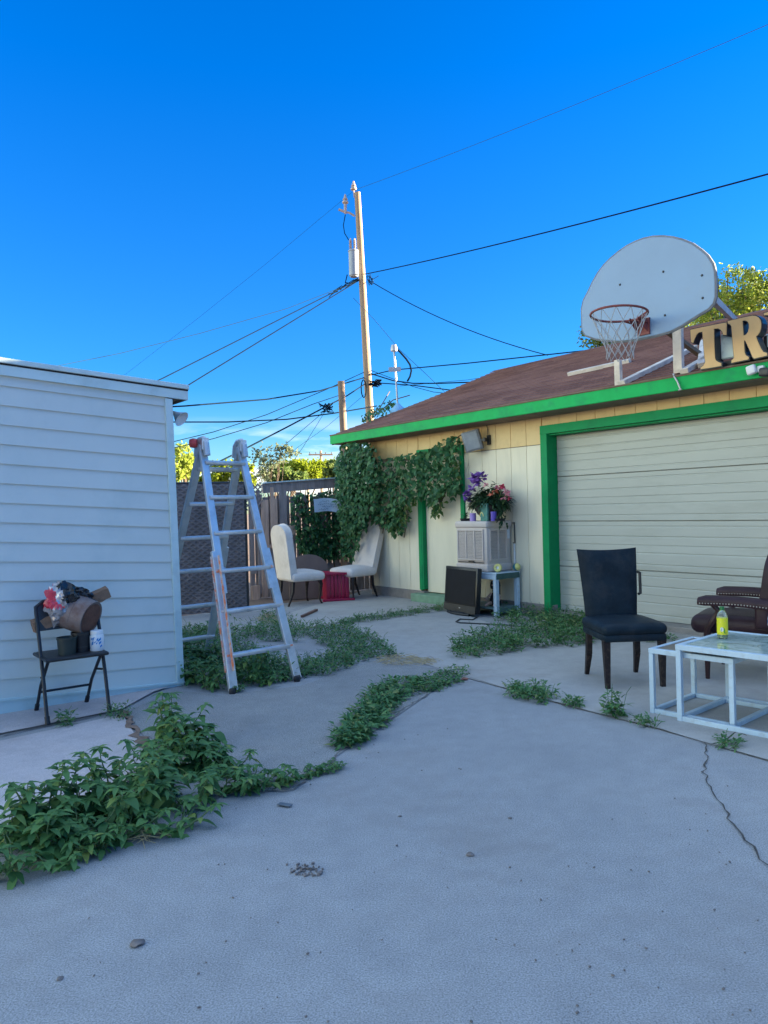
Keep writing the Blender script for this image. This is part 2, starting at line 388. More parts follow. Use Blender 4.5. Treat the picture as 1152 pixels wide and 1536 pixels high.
def sample(poly, rnd):
    xs = [p[0] for p in poly]; ys = [p[1] for p in poly]
    while 1:
        p = (rnd.uniform(min(xs), max(xs)), rnd.uniform(min(ys), max(ys)))
        if inpoly(p, poly): return p

# ------------------------------------------------------------------ ground
def sheet(name, pts, m, z):
    b = B(); vs = [V((p[0], p[1], z)) for p in pts]
    tri = tessellate_polygon([vs]); b.add(vs, [tuple(t) for t in tri]); o = b.out(name, m, smooth=0)
    if o.data.polygons[0].normal.z < 0: o.data.flip_normals()
    return tag(o, kind='structure')
sheet('ground', [(-900, -900), (900, -900), (900, 900), (-900, 900)], M_dirt, -.012)
sheet('yard', [(-7, -4), (9, -4), (9, 4), (2.2, 9.6), (-.2, 12.6), (-1.6, 11.6), (-3.4, 9.9), (-7, 6.5)], M_yard, 0)
sheet('patio', [gd(*p) for p in ((440, 918), (560, 882), (640, 890), (672, 912), (600, 918), (520, 932), (450, 945), (415, 930))], M_patio, .004)
sheet('rear_slab', [gd(*p) for p in ((520, 936), (600, 922), (672, 914), (735, 935), (690, 985), (680, 1010), (600, 985), (560, 958))], M_patio, .004)
sheet('back_path', [gd(*p) for p in ((680, 1012), (760, 1034), (860, 1062), (990, 1095), (1152, 1142), (1500, 1230), (1500, 1010), (1045, 940), (842, 920), (778, 945), (690, 985))], M_patio, .0065)
sheet('walkway', [gd(*p) for p in ((-300, 1185), (0, 1103), (183, 1066), (230, 1040), (268, 1028), (0, 1073), (-300, 1120))], M_walk, .014)
sheet('walkway_slab', [gd(*p) for p in ((-250, 1185), (0, 1113), (184, 1073), (230, 1150), (150, 1200), (0, 1262), (-300, 1400))], M_walk, .008)
sheet('old_paving', [gd(*p) for p in ((190, 1068), (262, 1036), (330, 1044), (450, 1030), (560, 992), (690, 1008), (640, 1044), (570, 1092), (505, 1135), (440, 1185), (350, 1190), (240, 1140))], M_rough, .0052)
def ribbon(name, px, w, m, z=.006, seed=0, jit=.3):
    rnd = random.Random(seed); P = []
    for a, c in zip(px[:-1], px[1:]):
        a, c = gd(*a), gd(*c); n = max(2, int((c-a).length/.05))
        P += [a+(c-a)*(i/n) for i in range(n)]
    P.append(gd(*px[-1])); b = B(); vs = []; 
    for i, p in enumerate(P):
        t = (P[min(i+1, len(P)-1)]-P[max(i-1, 0)]).normalized(); n = V((-t.y, t.x, 0)); q = p+n*rnd.uniform(-jit, jit)*w*1.5
        ww = w*rnd.uniform(.35, 1.3)*(.5 if i in (0, len(P)-1) else 1); vs += [q-n*ww/2+V((0, 0, z)), q+n*ww/2+V((0, 0, z))]
    b.add(vs, [(2*i, 2*i+1, 2*i+3, 2*i+2) for i in range(len(P)-1)]); o = b.out(name, m, smooth=0)
    if o.data.polygons[0].normal.z < 0: o.data.flip_normals()
    return tag(o, kind='structure')
ribbon('pavement_crack', [(1058, 1115), (1060, 1140), (1056, 1160), (1070, 1188), (1086, 1216), (1102, 1245), (1128, 1272), (1152, 1302), (1200, 1350)], .009, M_crack, .007, 1, .9)
ribbon('pavement_crack', [(1070, 1118), (1092, 1110), (1105, 1098), (1118, 1105)], .014, M_crack, .007, 2, .5)
ribbon('pavement_joint', [(680, 1010), (760, 1034), (860, 1062), (990, 1095), (1058, 1116), (1152, 1142), (1250, 1168)], .006, M_joint, .009, 3)
ribbon('pavement_joint', [(-200, 1160), (0, 1106), (100, 1084), (185, 1068)], .026, M_crack, .017, 4)
ribbon('pavement_joint', [(180, 1068), (200, 1092), (222, 1130)], .06, M_dirt, .012, 5)
ribbon('pavement_joint', [(0, 1310), (150, 1255), (300, 1200), (440, 1185), (505, 1135), (570, 1090), (640, 1042), (690, 1008)], .013, M_joint, .007, 6, .9)
ribbon('pavement_joint', [(450, 945), (520, 932), (600, 918), (672, 912)], .012, M_joint, .007, 7)

# ------------------------------------------------------------------ shed (left)
shed = thing('shed', 'white clapboard shed with a flat metal-edged roof at the left edge', 'shed', S0, SA)
K = .0635; LEAN = .016
def sh(x, y, z): return (x-LEAN*z, y, z-K*x)
b = B(); rows = 17; z0, z1 = .03, 2.42; hgt = (z1-z0)/rows; XL = -4.2
for i in range(rows):
    a, c = z0+i*hgt, z0+(i+1)*hgt
    for xa, xb in ((XL, -.05),):
        b.add([sh(xa, -.022, a), sh(xb, -.022, a), sh(xb, -.010, c), sh(xa, -.010, c), sh(xa, .0, a), sh(xb, .0, a)], [(0, 1, 2, 3), (4, 5, 1, 0)])
b.out('siding', M_siding, shed, smooth=0)
b = B()
for ya, yb, xa, xb in ((.0, .02, XL, -.03),):
    b.add([sh(xa, ya, -.4), sh(xb, ya, -.01), sh(xb, ya, 2.45), sh(xa, ya, 2.45), sh(xa, yb, -.4), sh(xb, yb, -.01), sh(xb, yb, 2.45), sh(xa, yb, 2.45)], [(0, 1, 2, 3), (7, 6, 5, 4), (0, 4, 5, 1), (3, 2, 6, 7), (1, 5, 6, 2), (0, 3, 7, 4)])
b.add([sh(-.03, .02, -.02), sh(-.03, 3.2, -.02), sh(-.03, 3.2, 2.4), sh(-.03, .02, 2.4)], [(0, 1, 2, 3)])
b.add([sh(XL, .02, -.3), sh(XL, 3.2, -.3), sh(XL, 3.2, 2.4), sh(XL, .02, 2.4)], [(0, 1, 2, 3)])
b.add([sh(XL, 3.2, -.3), sh(-.03, 3.2, -.02), sh(-.03, 3.2, 2.4), sh(XL, 3.2, 2.4)], [(0, 1, 2, 3)])
b.out('wall', M_siding, shed, smooth=0)
b = B(); b.add([sh(-.062, -.034, .0), sh(0, -.034, .0), sh(0, -.034, 2.345), sh(-.062, -.034, 2.345), sh(-.062, 0, .0), sh(0, .07, .0), sh(0, .07, 2.345), sh(-.062, 0, 2.345)],
      [(0, 1, 2, 3), (1, 5, 6, 2), (0, 3, 7, 4), (0, 4, 5, 1), (3, 2, 6, 7)])
b.out('corner_trim', M_strim, shed, smooth=0, bevel=.004)
b = B(); b.add([(XL, -.03, 0.0), (-.01, -.03, 0.0), sh(-.01, -.031, .022), sh(XL, -.031, .022), (XL, 0, 0), (-.01, 0, 0), sh(-.01, 0, .022), sh(XL, 0, .022)], [(0, 1, 2, 3), (3, 2, 6, 7), (1, 5, 6, 2), (0, 4, 5, 1)])
b.add([sh(XL, -.045, .02), sh(-.0, -.045, .02), sh(-.0, -.045, .034), sh(XL, -.045, .034), sh(XL, -.0, .02), sh(0, -.0, .02), sh(0, 0, .034), sh(XL, 0, .034)], [(0, 1, 2, 3), (3, 2, 6, 7), (0, 4, 5, 1), (1, 5, 6, 2)])
b.out('base_board', M_strim, shed, smooth=0)
b = B()
def shbox(b, x0, x1, y0, y1, za, zb):
    b.add([sh(x0, y0, za), sh(x1, y0, za), sh(x1, y1, za), sh(x0, y1, za), sh(x0, y0, zb), sh(x1, y0, zb), sh(x1, y1, zb), sh(x0, y1, zb)], [(3, 2, 1, 0), (4, 5, 6, 7), (0, 1, 5, 4), (1, 2, 6, 5), (2, 3, 7, 6), (3, 0, 4, 7)])
shbox(b, XL, .13, -.042, -.012, 2.352, 2.424); b.out('fascia', M_strim, shed, smooth=0)
b = B(); shbox(b, XL, .14, -.056, 3.3, 2.437, 2.476); b.out('roof', M_strim, shed, smooth=0, bevel=.006)
b = B(); shbox(b, XL, .132, -.046, 3.28, 2.425, 2.436); b.out('drip_gap', M_gap, shed, smooth=0)
b = B(); shbox(b, -.028, .118, -.010, 3.25, 2.37, 2.42); shbox(b, .119, .129, -.01, 3.25, 2.352, 2.42); b.out('soffit', M_soffit, shed, smooth=0)
# horn-shaped lamp on the shed's side
p = at(262, 620, 6.45); hl = thing('outdoor_lamp', 'white cone-shaped lamp under the eave of the clapboard shed', 'lamp', p)
b = B(); d = V((.75, -.25, -.62)).normalized(); q = d.to_track_quat('Z', 'Y').to_matrix().to_4x4()
b.lathe([(.012, -.02), (.02, .0), (.028, .02), (.068, .085), (.071, .088), (.064, .084), (.0, .03)], 20, q); b.out('shade', M_plastw, hl)
b = B(); b.tube([(-.075, .05, .015), (-.045, .02, .028), (-.02, .005, .015), (.0, 0, 0)], .011, 8); b.out('arm', M_plastw, hl)
b = B(); b.lathe([(.0, -.02), (.036, -.02), (.04, -.012), (.04, .02), (.0, .024)], 20, Matrix.Translation((-.062, .03, -.05)) @ Matrix.Rotation(R(75), 4, 'X')); b.out('junction_box', M_plastw, hl)

# ------------------------------------------------------------------ garage
gar = thing('garage', 'cream garage with bright green trim and a mauve shingle roof', 'garage', G0, GA)
XE = 11.0; X0 = -3.73; SPLIT = 2.165; DX0, DX1 = -2.40, -1.53; DOORX = .068; DOORE = 5.2; W = 7.0
zt = 2.66
def wallpieces(b, za, zb, seg):
    segs = [seg]
    for a, c in segs:
        x = a
        while x < c-.001:
            # vertical grooves every 0.27 m
            nx = min(c, (math.floor((x+.02+1e-6)/.272)+1)*.272-.02)
            if nx-x > .012: b.box(((x+nx)/2, .045, (za+zb)/2), (nx-x-.007, .09, zb-za))
            x = nx
        b.box(((a+c)/2, .06, (za+zb)/2), (c-a, .085, zb-za-.004))
for seg in ((X0, -2.49), (-1.465, -.031), (DOORE+.12, XE)): b = B(); wallpieces(b, .148, SPLIT, seg); b.out('wall', M_cream, gar, smooth=0)
b = B()
x = X0
def tanseg(a, c, za, zb):
    x = a
    while x < c-.001:
        nx = min(c, (math.floor((x+.02+1e-6)/.272)+1)*.272-.02)
        if nx-x > .012: b.box(((x+nx)/2, .045, (za+zb)/2), (nx-x-.007, .09, zb-za))
        x = nx
    b.box(((a+c)/2, .06, (za+zb)/2), (c-a, .085, zb-za-.004))
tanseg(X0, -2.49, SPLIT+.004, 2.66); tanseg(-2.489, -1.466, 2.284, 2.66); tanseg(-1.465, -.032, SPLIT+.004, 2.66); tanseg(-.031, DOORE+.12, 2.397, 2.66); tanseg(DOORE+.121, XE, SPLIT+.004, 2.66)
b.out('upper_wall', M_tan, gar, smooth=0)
# seam batten with nails
b = B(); 
for a, c in ((X0, -2.5), (-1.46, -.035)): b = B(); b.box(((a+c)/2, -.002, SPLIT+.002), (c-a, .006, .008)); b.out('seam_strip', M_soffit, gar, smooth=0)
# gable, back and right walls
for xx in (X0, XE):
    b = B(); b.prism([[(.1, .15), (W, .15), (W, 2.66), (W/2, 3.95), (.1, 2.7)]], -.03, .03, Matrix.Translation((xx, 0, 0)) @ Matrix.Rotation(R(90), 4, 'Z')); b.out('gable_wall', M_cream, gar, smooth=0)
b = B(); b.box(((X0+XE)/2, W+.01, 1.4), (XE-X0-.1, .06, 2.5)); b.out('rear_wall', M_cream, gar, smooth=0)
b = B(); b.box(((X0+DX0)/2, .045, .06), (DX0-X0+.02, .14, .172)); b.box(((-1.53+.05)/2, .045, .06), (1.62, .14, .172)); b.box(((DOORE+.1+XE)/2, .05, .06), (XE-DOORE-.1, .14, .172))
b.box(((DOORX+DOORE)/2, .12, .02), (DOORE-DOORX, .36, .1)); b.box((X0+.03, 3.6, .06), (.1, 6.9, .17)); b.out('foundation', M_found, gar, smooth=0, bevel=.008)
b = B(); b.box(((DX0+DX1)/2-.05, -.03, .05), (1.03, .3, .14)); b.out('door_sill', M_sill, gar, smooth=0, bevel=.01)
# side door
sd = B(); sd.rbox(((DX0+DX1)/2, .07, 1.17), (DX1-DX0-.02, .04, 2.07), .004, 1); dr = sd.out('side_door', M_cream, gar, smooth=0)
b = B(); b.lathe([(.0, 0), (.018, 0), (.018, .03), (.03, .045), (.03, .06), (.0, .07)], 16, Matrix.Translation((DX1-.08, .05, 1.02)) @ Matrix.Rotation(R(90), 4, 'X')); b.out('door_knob', M_galv, dr)
b = B(); b.box((-2.455, -.012, 1.225), (.07, .034, 1.97+.15)); b.box((-2.405, .04, 1.225), (.03, .13, 2.1)); b.box((-1.495, -.012, 1.225), (.06, .034, 2.12)); b.box((-1.545, .04, 1.225), (.028, .1, 2.1)); b.box((-1.978, -.013, 2.247), (1.024, .036, .07)); b.box((-1.978, .04, 2.2), (.9, .1, .02))
b.out('door_frame', M_gtrim, gar, smooth=0, bevel=.003)
# garage door
bk = B(); bk.box(((DOORX+DOORE)/2, .205, 1.17), (DOORE-DOORX+.06, .02, 2.2)); gdr = bk.out('garage_door', M_gdoor, gar, smooth=0)
secs = [(.072, .625), (.63, 1.19), (1.195, 1.75), (1.755, 2.268)]
for a, c in secs:
    b = B(); h = c-a
    prof = [(0, .016), (.008, 0), (.10, 0), (.115, .006), (.125, .006), (.14, 0), (.33, 0), (.345, .005), (.355, .005), (.37, 0), (.50, 0), (.51, .006), (.52, 0), (.66, 0), (.675, .006), (.685, .006), (.70, 0), (.87, 0), (.885, .005), (.895, .005), (.91, 0), (.992, 0), (1, .016)]
    vs = []
    for t, d in prof: vs += [(DOORX+.003, .165+d, a+t*h), (DOORE-.003, .165+d, a+t*h)]
    b.add(vs, [(2*i, 2*i+1, 2*i+3, 2*i+2) for i in range(len(prof)-1)])
    b.box(((DOORX+DOORE)/2, .186, (a+c)/2), (DOORE-DOORX-.008, .008, h-.002))
    b.out('door_panel', M_gdoor, gdr, smooth=25)
b = B()
b.box((.0225, -.013, 1.16), (.105, .038, 2.26)); b.box((.057, .095, 1.165), (.022, .17, 2.3))
b.box((DOORE+.055, -.013, 1.22), (.11, .036, 2.35)); b.box((DOORE+.012, .075, 1.165), (.02, .21, 2.3))
b.box(((-.031+DOORE+.11)/2, -.014, 2.343), (DOORE+.141, .041, .107)); b.box(((DOORX+DOORE)/2, .095, 2.279), (DOORE-DOORX, .17, .02))
b.out('garage_door_frame', M_gtrim, gar, smooth=0, bevel=.003)
# roof
SL = .365; EY = -.4; RX0 = -4.28; RY = 3.48
b = B(); step = .131; y = EY-.025; i = 0
rnd = random.Random(5)
def rz(y): return 2.66+SL*(y-EY)
while y < RY:
    y2 = min(RY, y+step); wob = [rnd.uniform(-.004, .004) for _ in range(61)]
    xs = [RX0+(XE+.3-RX0)*k/60 for k in range(61)]; o = len(b.v)
    for k, x in enumerate(xs):
        sag = -.03*max(0, math.sin((y-EY)/(RY-EY)*math.pi))*max(0, 1-(x-RX0)/1.6)
        b.v += [V((x, y+wob[k], rz(y)-.003+sag)), V((x, y+wob[k], rz(y)+.011+sag)), V((x, y2+.01, rz(y2)+.001+sag))]
    for k in range(60):
        a = o+3*k; b.f += [(a, a+3, a+4, a+1), (a+1, a+4, a+5, a+2)]
    y += step
b.out('shingle_slope', M_shing, gar, smooth=0)
b = B()
for s in (1,):
    b.add([(RX0, RY, rz(RY)), (XE+.3, RY, rz(RY)), (XE+.3, 2*RY-EY, 2.66), (RX0, 2*RY-EY, 2.66)], [(0, 1, 2, 3)])
b.add([(RX0, RY-.1, rz(RY-.1)+.012), (XE+.3, RY-.1, rz(RY-.1)+.012), (XE+.3, RY, rz(RY)+.02), (RX0, RY, rz(RY)+.02), (XE+.3, RY+.1, rz(RY-.1)+.012), (RX0, RY+.1, rz(RY-.1)+.012)], [(0, 1, 2, 3), (3, 2, 4, 5)])
b.out('rear_slope', M_shing, gar, smooth=0)
b = B()
b.add([(RX0+.01, EY+.01, 2.645), (XE+.28, EY+.01, 2.645), (XE+.28, RY, rz(RY)-.03), (RX0+.01, RY, rz(RY)-.03)], [(0, 1, 2, 3)])
b.box(((RX0+XE)/2, -.2, 2.512), (XE-RX0, .38, .012)); b.out('soffit', M_soffit, gar, smooth=0)
b = B(); b.box(((RX0+XE+.3)/2, EY-.0, 2.583), (XE+.3-RX0, .04, .142)); b.out('fascia', M_fascia, gar, smooth=0, bevel=.004)
b = B()
def rake(ya, yb):
    za, zb = rz(ya)-.03, rz(yb)-.06
    b.add([(RX0, ya, za), (RX0, yb, zb), (RX0, yb, zb-.14), (RX0, ya, za-.14), (RX0+.03, ya, za), (RX0+.03, yb, zb), (RX0+.03, yb, zb-.14), (RX0+.03, ya, za-.14)], [(0, 1, 2, 3), (7, 6, 5, 4), (0, 4, 5, 1), (2, 6, 7, 3), (0, 3, 7, 4), (1, 5, 6, 2)])
rake(EY+.021, RY-.05); b.out('rake_board', M_fascia, gar, smooth=0)
b = B(); b.box(((RX0+XE+.3)/2, EY-.024, 2.662), (XE+.3-RX0, .012, .012)); b.out('drip_edge', M_soffit, gar, smooth=0)

# floodlight on the wall
p = gl(709, 661, .16); fl = thing('floodlight', 'square grey floodlight bracketed to the garage wall above the flower basket', 'floodlight', g2w(p), GA)
b = B(); Mx = Matrix.Rotation(R(-6), 4, 'Y') @ Matrix.Rotation(R(14), 4, 'X') @ Matrix.Rotation(R(30), 4, 'Z')
b.rbox((0, 0, 0), (.25, .10, .28), .015, 2, Mx); b.out('housing', M_grey, fl)
b = B(); b.rbox((0, -.055, 0), (.2, .012, .235), .005, 1, Mx); b.out('lens', M_greyl, fl)
b = B(); b.box((.17, .07, .0), (.03, .05, .05)); b.box((.17, .14, .0), (.05, .03, .13)); b.bar((.08, .03, 0), (.17, .06, 0), .03, .03); b.tube([(.165, .13, .06), (.15, .14, .15), (.14, .12, .26)], .006, 6); b.out('bracket', M_dark, fl)
# two-headed security lamp on the fascia
p = gl(1128, 555, .47); s2 = thing('security_light', 'small twin-headed security light on the green fascia below the tan letters', 'security light', g2w(p), GA)
b = B(); b.rbox((0, -.01, 0), (.085, .05, .085), .016, 3, Matrix.Rotation(R(-12), 4, 'Y')); b.out('lamp_head', M_plastw, s2)
b = B(); b.rbox((.135, -.02, -.025), (.10, .07, .08), .02, 3, Matrix.Rotation(R(8), 4, 'Y')); b.tube([(.04, .02, 0), (.07, .03, -.01), (.1, .01, -.02)], .012, 8); b.out('lamp_head', M_dark, s2)
b = B(); b.rbox((.07, .03, .0), (.06, .05, .06), .01, 2); b.out('mount', M_plastw, s2)
# loose cable end hanging over the fascia
b = B(); pts = [gl(1010, 561, .41), gl(1012, 566, .43), gl(1016, 572, .445), gl(1020, 582, .45), gl(1022, 584, .45), gl(1018, 585, .45)]
b.tube([g2w(q) for q in pts], .009, 8); tag(b.out('hanging_cable', M_galv), 'short pale cable end hanging over the green fascia beside the hoop post', 'cable')

# ------------------------------------------------------------------ basketball hoop on the roof
hp = thing('basketball_hoop', 'old white fan-shaped basketball backboard with a rusty rim fixed to the garage roof', 'basketball hoop', G0, GA)
outl = [(872, 463), (873, 494), (878, 503), (893, 508), (909, 510), (930, 511.5), (951, 509), (980, 503.5), (1004, 497), (1022, 488), (1045, 473), (1062, 463), (1069, 455), (1072, 445), (1072, 426), (1071, 408), (1068, 396), (1060, 384), (1051, 376), (1037, 366), (1022, 360), (1008, 356.5), (993, 355), (978, 355.5), (964, 358.5), (952, 363), (940, 369), (927, 378), (915, 388), (905, 398), (896, 410), (888, 424), (881, 439), (875, 450)]
o2 = [(lambda q: (q.x, q.z))(gl(*p, 1.2)) for p in outl]
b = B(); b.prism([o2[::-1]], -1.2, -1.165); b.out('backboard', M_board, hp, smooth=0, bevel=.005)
b = B(); b.tube([(x, -1.182, z) for x, z in o2], .0178, 6, closed=True); b.out('edge_band', M_edge, hp)
b = B()
for q in ((930, 427), (995, 407.5), (997.5, 473), (1053, 413), (1054, 447)):
    w = gl(*q, 1.2); b = B(); b.lathe([(0, 0), (.011, .002), (.008, .008), (0, .01)], 10, Matrix.Translation((w.x, -1.2, w.z)) @ Matrix.Rotation(R(90), 4, 'X')); b.out('bolt', M_dark, hp)
rc = gl(930, 479, 1.56); att = gl(966, 489, 1.2); rc = V((att.x, -1.2-.37, att.z+.055)); rr = .245
# the rim has been bent: it tips up a little away from the board
tilt = Matrix.Translation((att.x, -1.2, att.z+.035)) @ Matrix.Rotation(R(-4), 4, 'X')
def rimp(a, r=rr, dz=0.): return tilt @ V((r*math.sin(a), -.375-r*math.cos(a)*1.0, dz))
b = B(); b.tube([rimp(2*math.pi*k/40) for k in range(40)], .0105, 8, closed=True)
b.out('rim', M_rim, hp)
b = B()
w = att; b.box((att.x, -1.21, att.z-.01), (.13, .016, .15))
for sx in (-1, 1):
    b.add([tilt @ V((sx*.055, -.02, .02)), tilt @ V((sx*.055, -.02, -.1)), tilt @ V((sx*.045, -.16, -.01)), tilt @ V((sx*.045, -.16, .012)), tilt @ V((sx*.05, -.02, .02)), tilt @ V((sx*.05, -.02, -.1)), tilt @ V((sx*.04, -.16, -.01)), tilt @ V((sx*.04, -.16, .012))], [(0, 1, 2, 3), (7, 6, 5, 4), (0, 3, 7, 4), (1, 5, 6, 2), (0, 4, 5, 1), (3, 2, 6, 7)])
b.tube([tilt @ V((-.05, -.02, -.02)), tilt @ V((-.09, -.2, -.012)), rimp(math.pi*1.35)], .008, 6); b.tube([tilt @ V((.05, -.02, -.02)), tilt @ V((.09, -.2, -.012)), rimp(math.pi*.65)], .008, 6)
b.out('rim_bracket', M_rim, hp, smooth=0)
b = B(); n = 12; lev = [(0, rr), (.11, .2), (.21, .165), (.28, .13), (.34, .115), (.40, .12)]
rnd = random.Random(3)
def npt(k, i):
    dz, r = lev[i]; a = 2*math.pi*(k+.5*(i % 2))/n; q = rimp(a, r, -.0); return V((q.x+rnd.uniform(-.004, .004), q.y*(1)+0, q.z-dz))
grid = [[npt(k, i) for k in range(n)] for i in range(len(lev))]
for i in range(len(lev)-1):
    for k in range(n):
        k2 = k if i % 2 == 0 else (k+1) % n; k1 = (k-1) % n if i % 2 == 0 else k
        b.tube([grid[i][k], grid[i+1][k1]], .0031, 5); b.tube([grid[i][k], grid[i+1][k2]], .0031, 5)
b.out('net', M_net, hp)
def post(px0, px1, o):
    pass
b = B(); q = gl(1018.5, 560, .33); q2 = gl(1016, 493, .33); b.box((q.x, -.33, (q.z+q2.z+.4)/2), (.095, .05, q2.z+.4-q.z)); b.out('post', M_rustw, hp, smooth=0, bevel=.003)
b = B(); q = gl(928, 578, .36); q2 = gl(927, 540, .36); b.box((q.x, -.36, (q.z+q2.z)/2), (.07, .05, q2.z-q.z)); b.out('post', M_rustw, hp, smooth=0, bevel=.003)
def rbar(p, q, w, m, n_='roof_rail', up=.03, d=.05):
    b = B(); b.bar(groof(*p, up), groof(*q, up), w, d, (0, -SL, 1)); b.out(n_, m, hp, smooth=0, bevel=.003)
rbar((932, 575), (1042, 521), .085, M_rustw); rbar((853, 561), (945, 541), .07, M_rustw); rbar((1026, 557), (1062, 536), .085, M_rustw)
rbar((1052, 548), (1055, 512), .07, M_rustw)
b = B(); ztop = gl(1016, 493, .33).z
xp = gl(1018.5, 560, .33).x
b.bar((xp, -.33, ztop+.33), (xp-.12, -1.16, ztop+.30), .07, .04); b.bar((xp, -.33, ztop+.1), (xp-.15, -1.16, ztop+.02), .07, .04)
a_ = gl(1069, 452, 1.15); b.bar((a_.x-.08, -1.15, a_.z+.12), groof(1106, 484, .02), .05, .075); b.out('brace', M_rustw, hp, smooth=0)
b = B(); b.bar((xp-.3, -1.16, ztop+.4), groof(1050, 532, .03), .06, .04); b.out('brace', M_soffit, hp, smooth=0)
b = B(); b.bar((a_.x-.1, -1.14, ztop+.3), (att.x-.4, -1.14, ztop+.3), .09, .04); b.bar((a_.x-.1, -1.14, ztop+.02), (att.x-.4, -1.14, ztop+.02), .09, .04); b.out('crossbar', M_rustw, hp, smooth=0)

# ------------------------------------------------------------------ sign letters standing on the eave
ls = thing('letter_sign', 'row of tan black-edged serif letters TR standing along the garage eave', 'sign', G0, GA)
def lpx(x, y): q = gl(1000+x/7.579, 380+y/7.579, .46); return (q.x, q.z)
T = [(278, 872), (400, 845), (560, 812), (690, 787), (686, 930), (650, 928), (640, 893), (618, 868), (590, 855), (545, 860), (548, 1000), (556, 1190), (562, 1215), (585, 1232), (628, 1250), (628, 1280), (500, 1302), (395, 1318), (400, 1296), (430, 1272), (446, 1240), (432, 1100), (415, 893), (372, 902), (345, 930), (325, 975), (310, 1020), (286, 1010)]
Rr = [(702, 772), (830, 742), (980, 711), (1020, 714), (1052, 731), (1073, 760), (1082, 800), (1080, 850), (1068, 895), (1040, 933), (1022, 945), (1045, 1010), (1080, 1085), (1105, 1122), (1148, 1136), (1148, 1164), (1075, 1180), (1000, 1197), (985, 1180), (950, 1095), (905, 1000), (887, 985), (887, 1040), (893, 1125), (905, 1160), (940, 1180), (938, 1206), (840, 1226), (745, 1246), (746, 1216), (768, 1200), (774, 1180), (758, 1000), (744, 832), (732, 812), (705, 800)]
Rh = [(868, 768), (905, 765), (930, 778), (943, 808), (944, 850), (935, 890), (912, 925), (882, 938)]
U3 = [(1112, 682), (1300, 640), (1300, 672), (1262, 700), (1275, 900), (1290, 1080), (1330, 1110), (1330, 1140), (1180, 1166), (1180, 1140), (1215, 1110), (1205, 900), (1190, 705), (1115, 705)]
def grow(l, d):
    n = len(l); A = sum(l[i][0]*l[(i+1) % n][1]-l[(i+1) % n][0]*l[i][1] for i in range(n)); sg = 1 if A > 0 else -1; out = []
    for i in range(n):
        a, c, e = V(l[i-1]), V(l[i]), V(l[(i+1) % n]); d1 = (c-a).normalized(); d2 = (e-c).normalized()
        n1 = V((d1.y, -d1.x))*sg; n2 = V((d2.y, -d2.x))*sg; m = (n1+n2)
        m = m.normalized() if m.length > .2 else n1; k = 1/max(.5, m.dot(n1)); out.append(tuple(c+m*d*k))
    return out
for L, H in ((T, None), (Rr, Rh), (U3, None)):
    o = [lpx(*p) for p in L]; h = [lpx(*p) for p in H] if H else None
    b = B(); b.prism([o]+([h] if h else []), -.474, -.466); fc = b.out('letter', M_letter, ls, smooth=0)
    b = B(); b.prism([grow(o, .008)]+([grow(h, -.008)] if h else []), -.4655, -.375); b.out('letter_return', M_lside, fc, smooth=0)
b = B(); q = lpx(655, 1035); b.rbox((q[0]+.015, -.36, q[1]), (.20, .03, .24), .01, 1); b.out('raceway', M_lteal, ls, smooth=0); b = B(); q = lpx(1160, 1000); b.rbox((q[0]+.06, -.30, q[1]-.02), (.32, .05, .24), .01, 1); b.out('raceway', M_lteal, ls, smooth=0)
q0, q1 = lpx(400, 1280), lpx(1330, 1120); b = B(); b.bar((q0[0], -.35, 2.70), (q1[0], -.35, 2.70), .05, .05); b.bar((q0[0]+.4, -.3, 2.72), (q0[0]+.4, -.1, 2.82), .04, .04); b.bar((q0[0]+.1, -.31, 2.78), (q1[0], -.31, 2.78), .04, .03)
for x in (.12, .35, .55, .8): b.bar((q0[0]+x, -.33, 2.70), (q0[0]+x, -.31, 2.9), .03, .03)
b.out('sign_rail', M_dark, ls, smooth=0)

# ------------------------------------------------------------------ utility poles, mast and wires
PZ = 26.
pb = at(560, 720, PZ); pt = at(536, 289, PZ); pdir = (pt-pb).normalized(); base = pb-pdir*(pb.z/pdir.z)
up_ = thing('utility_pole', 'tall wooden utility pole with a grey transformer behind the garage', 'utility pole', base)
def rel(v): return v-base
b = B(); Lp = (pt-base); pts = [Lp*(i/12) for i in range(13)]; b.tube(pts, [.165-.06*i/12 for i in range(13)], 14); b.out('pole', M_pole, up_)
tc = rel(at(530.5, 395, PZ-.35)); b = B(); b.lathe([(.0, -.46), (.13, -.46), (.14, -.43), (.165, -.42), (.165, .38), (.18, .39), (.18, .42), (.15, .45), (0, .47)], 24, Matrix.Translation(tc)); tr = b.out('transformer', M_can, up_)
for dx in (-.09, .05):
    b = B(); b.lathe([(.03, .44), (.03, .5)]+[(r, z) for k in range(5) for r, z in ((.055, .5+k*.06), (.03, .53+k*.06))]+[(.025, .82), (0, .84)], 12, Matrix.Translation(tc+V((dx, -.05, 0)))); b.out('bushing', M_insul, tr)
def insul(p): 
    b = B(); b.lathe([(.015, -.3), (.02, -.05), (.1, -.04), (.11, 0), (.06, .06), (.09, .09), (.05, .16), (.03, .25), (0, .27)], 14, Matrix.Translation(p)); b.out('insulator', M_insul, up_)
insul(rel(at(530.5, 283, PZ))); insul(rel(at(518, 303, PZ)))
b = B(); b.tube([rel(at(516.5, 318, PZ)), rel(at(524, 319, PZ)), rel(at(532, 324, PZ))], .035, 6); b.tube([rel(at(518, 303, PZ)), rel(at(518, 320, PZ))], .05, 8); b.tube([rel(at(508, 314, PZ)), rel(at(518, 318, PZ))], .045, 8); b.out('cutout_arm', M_insul, up_)
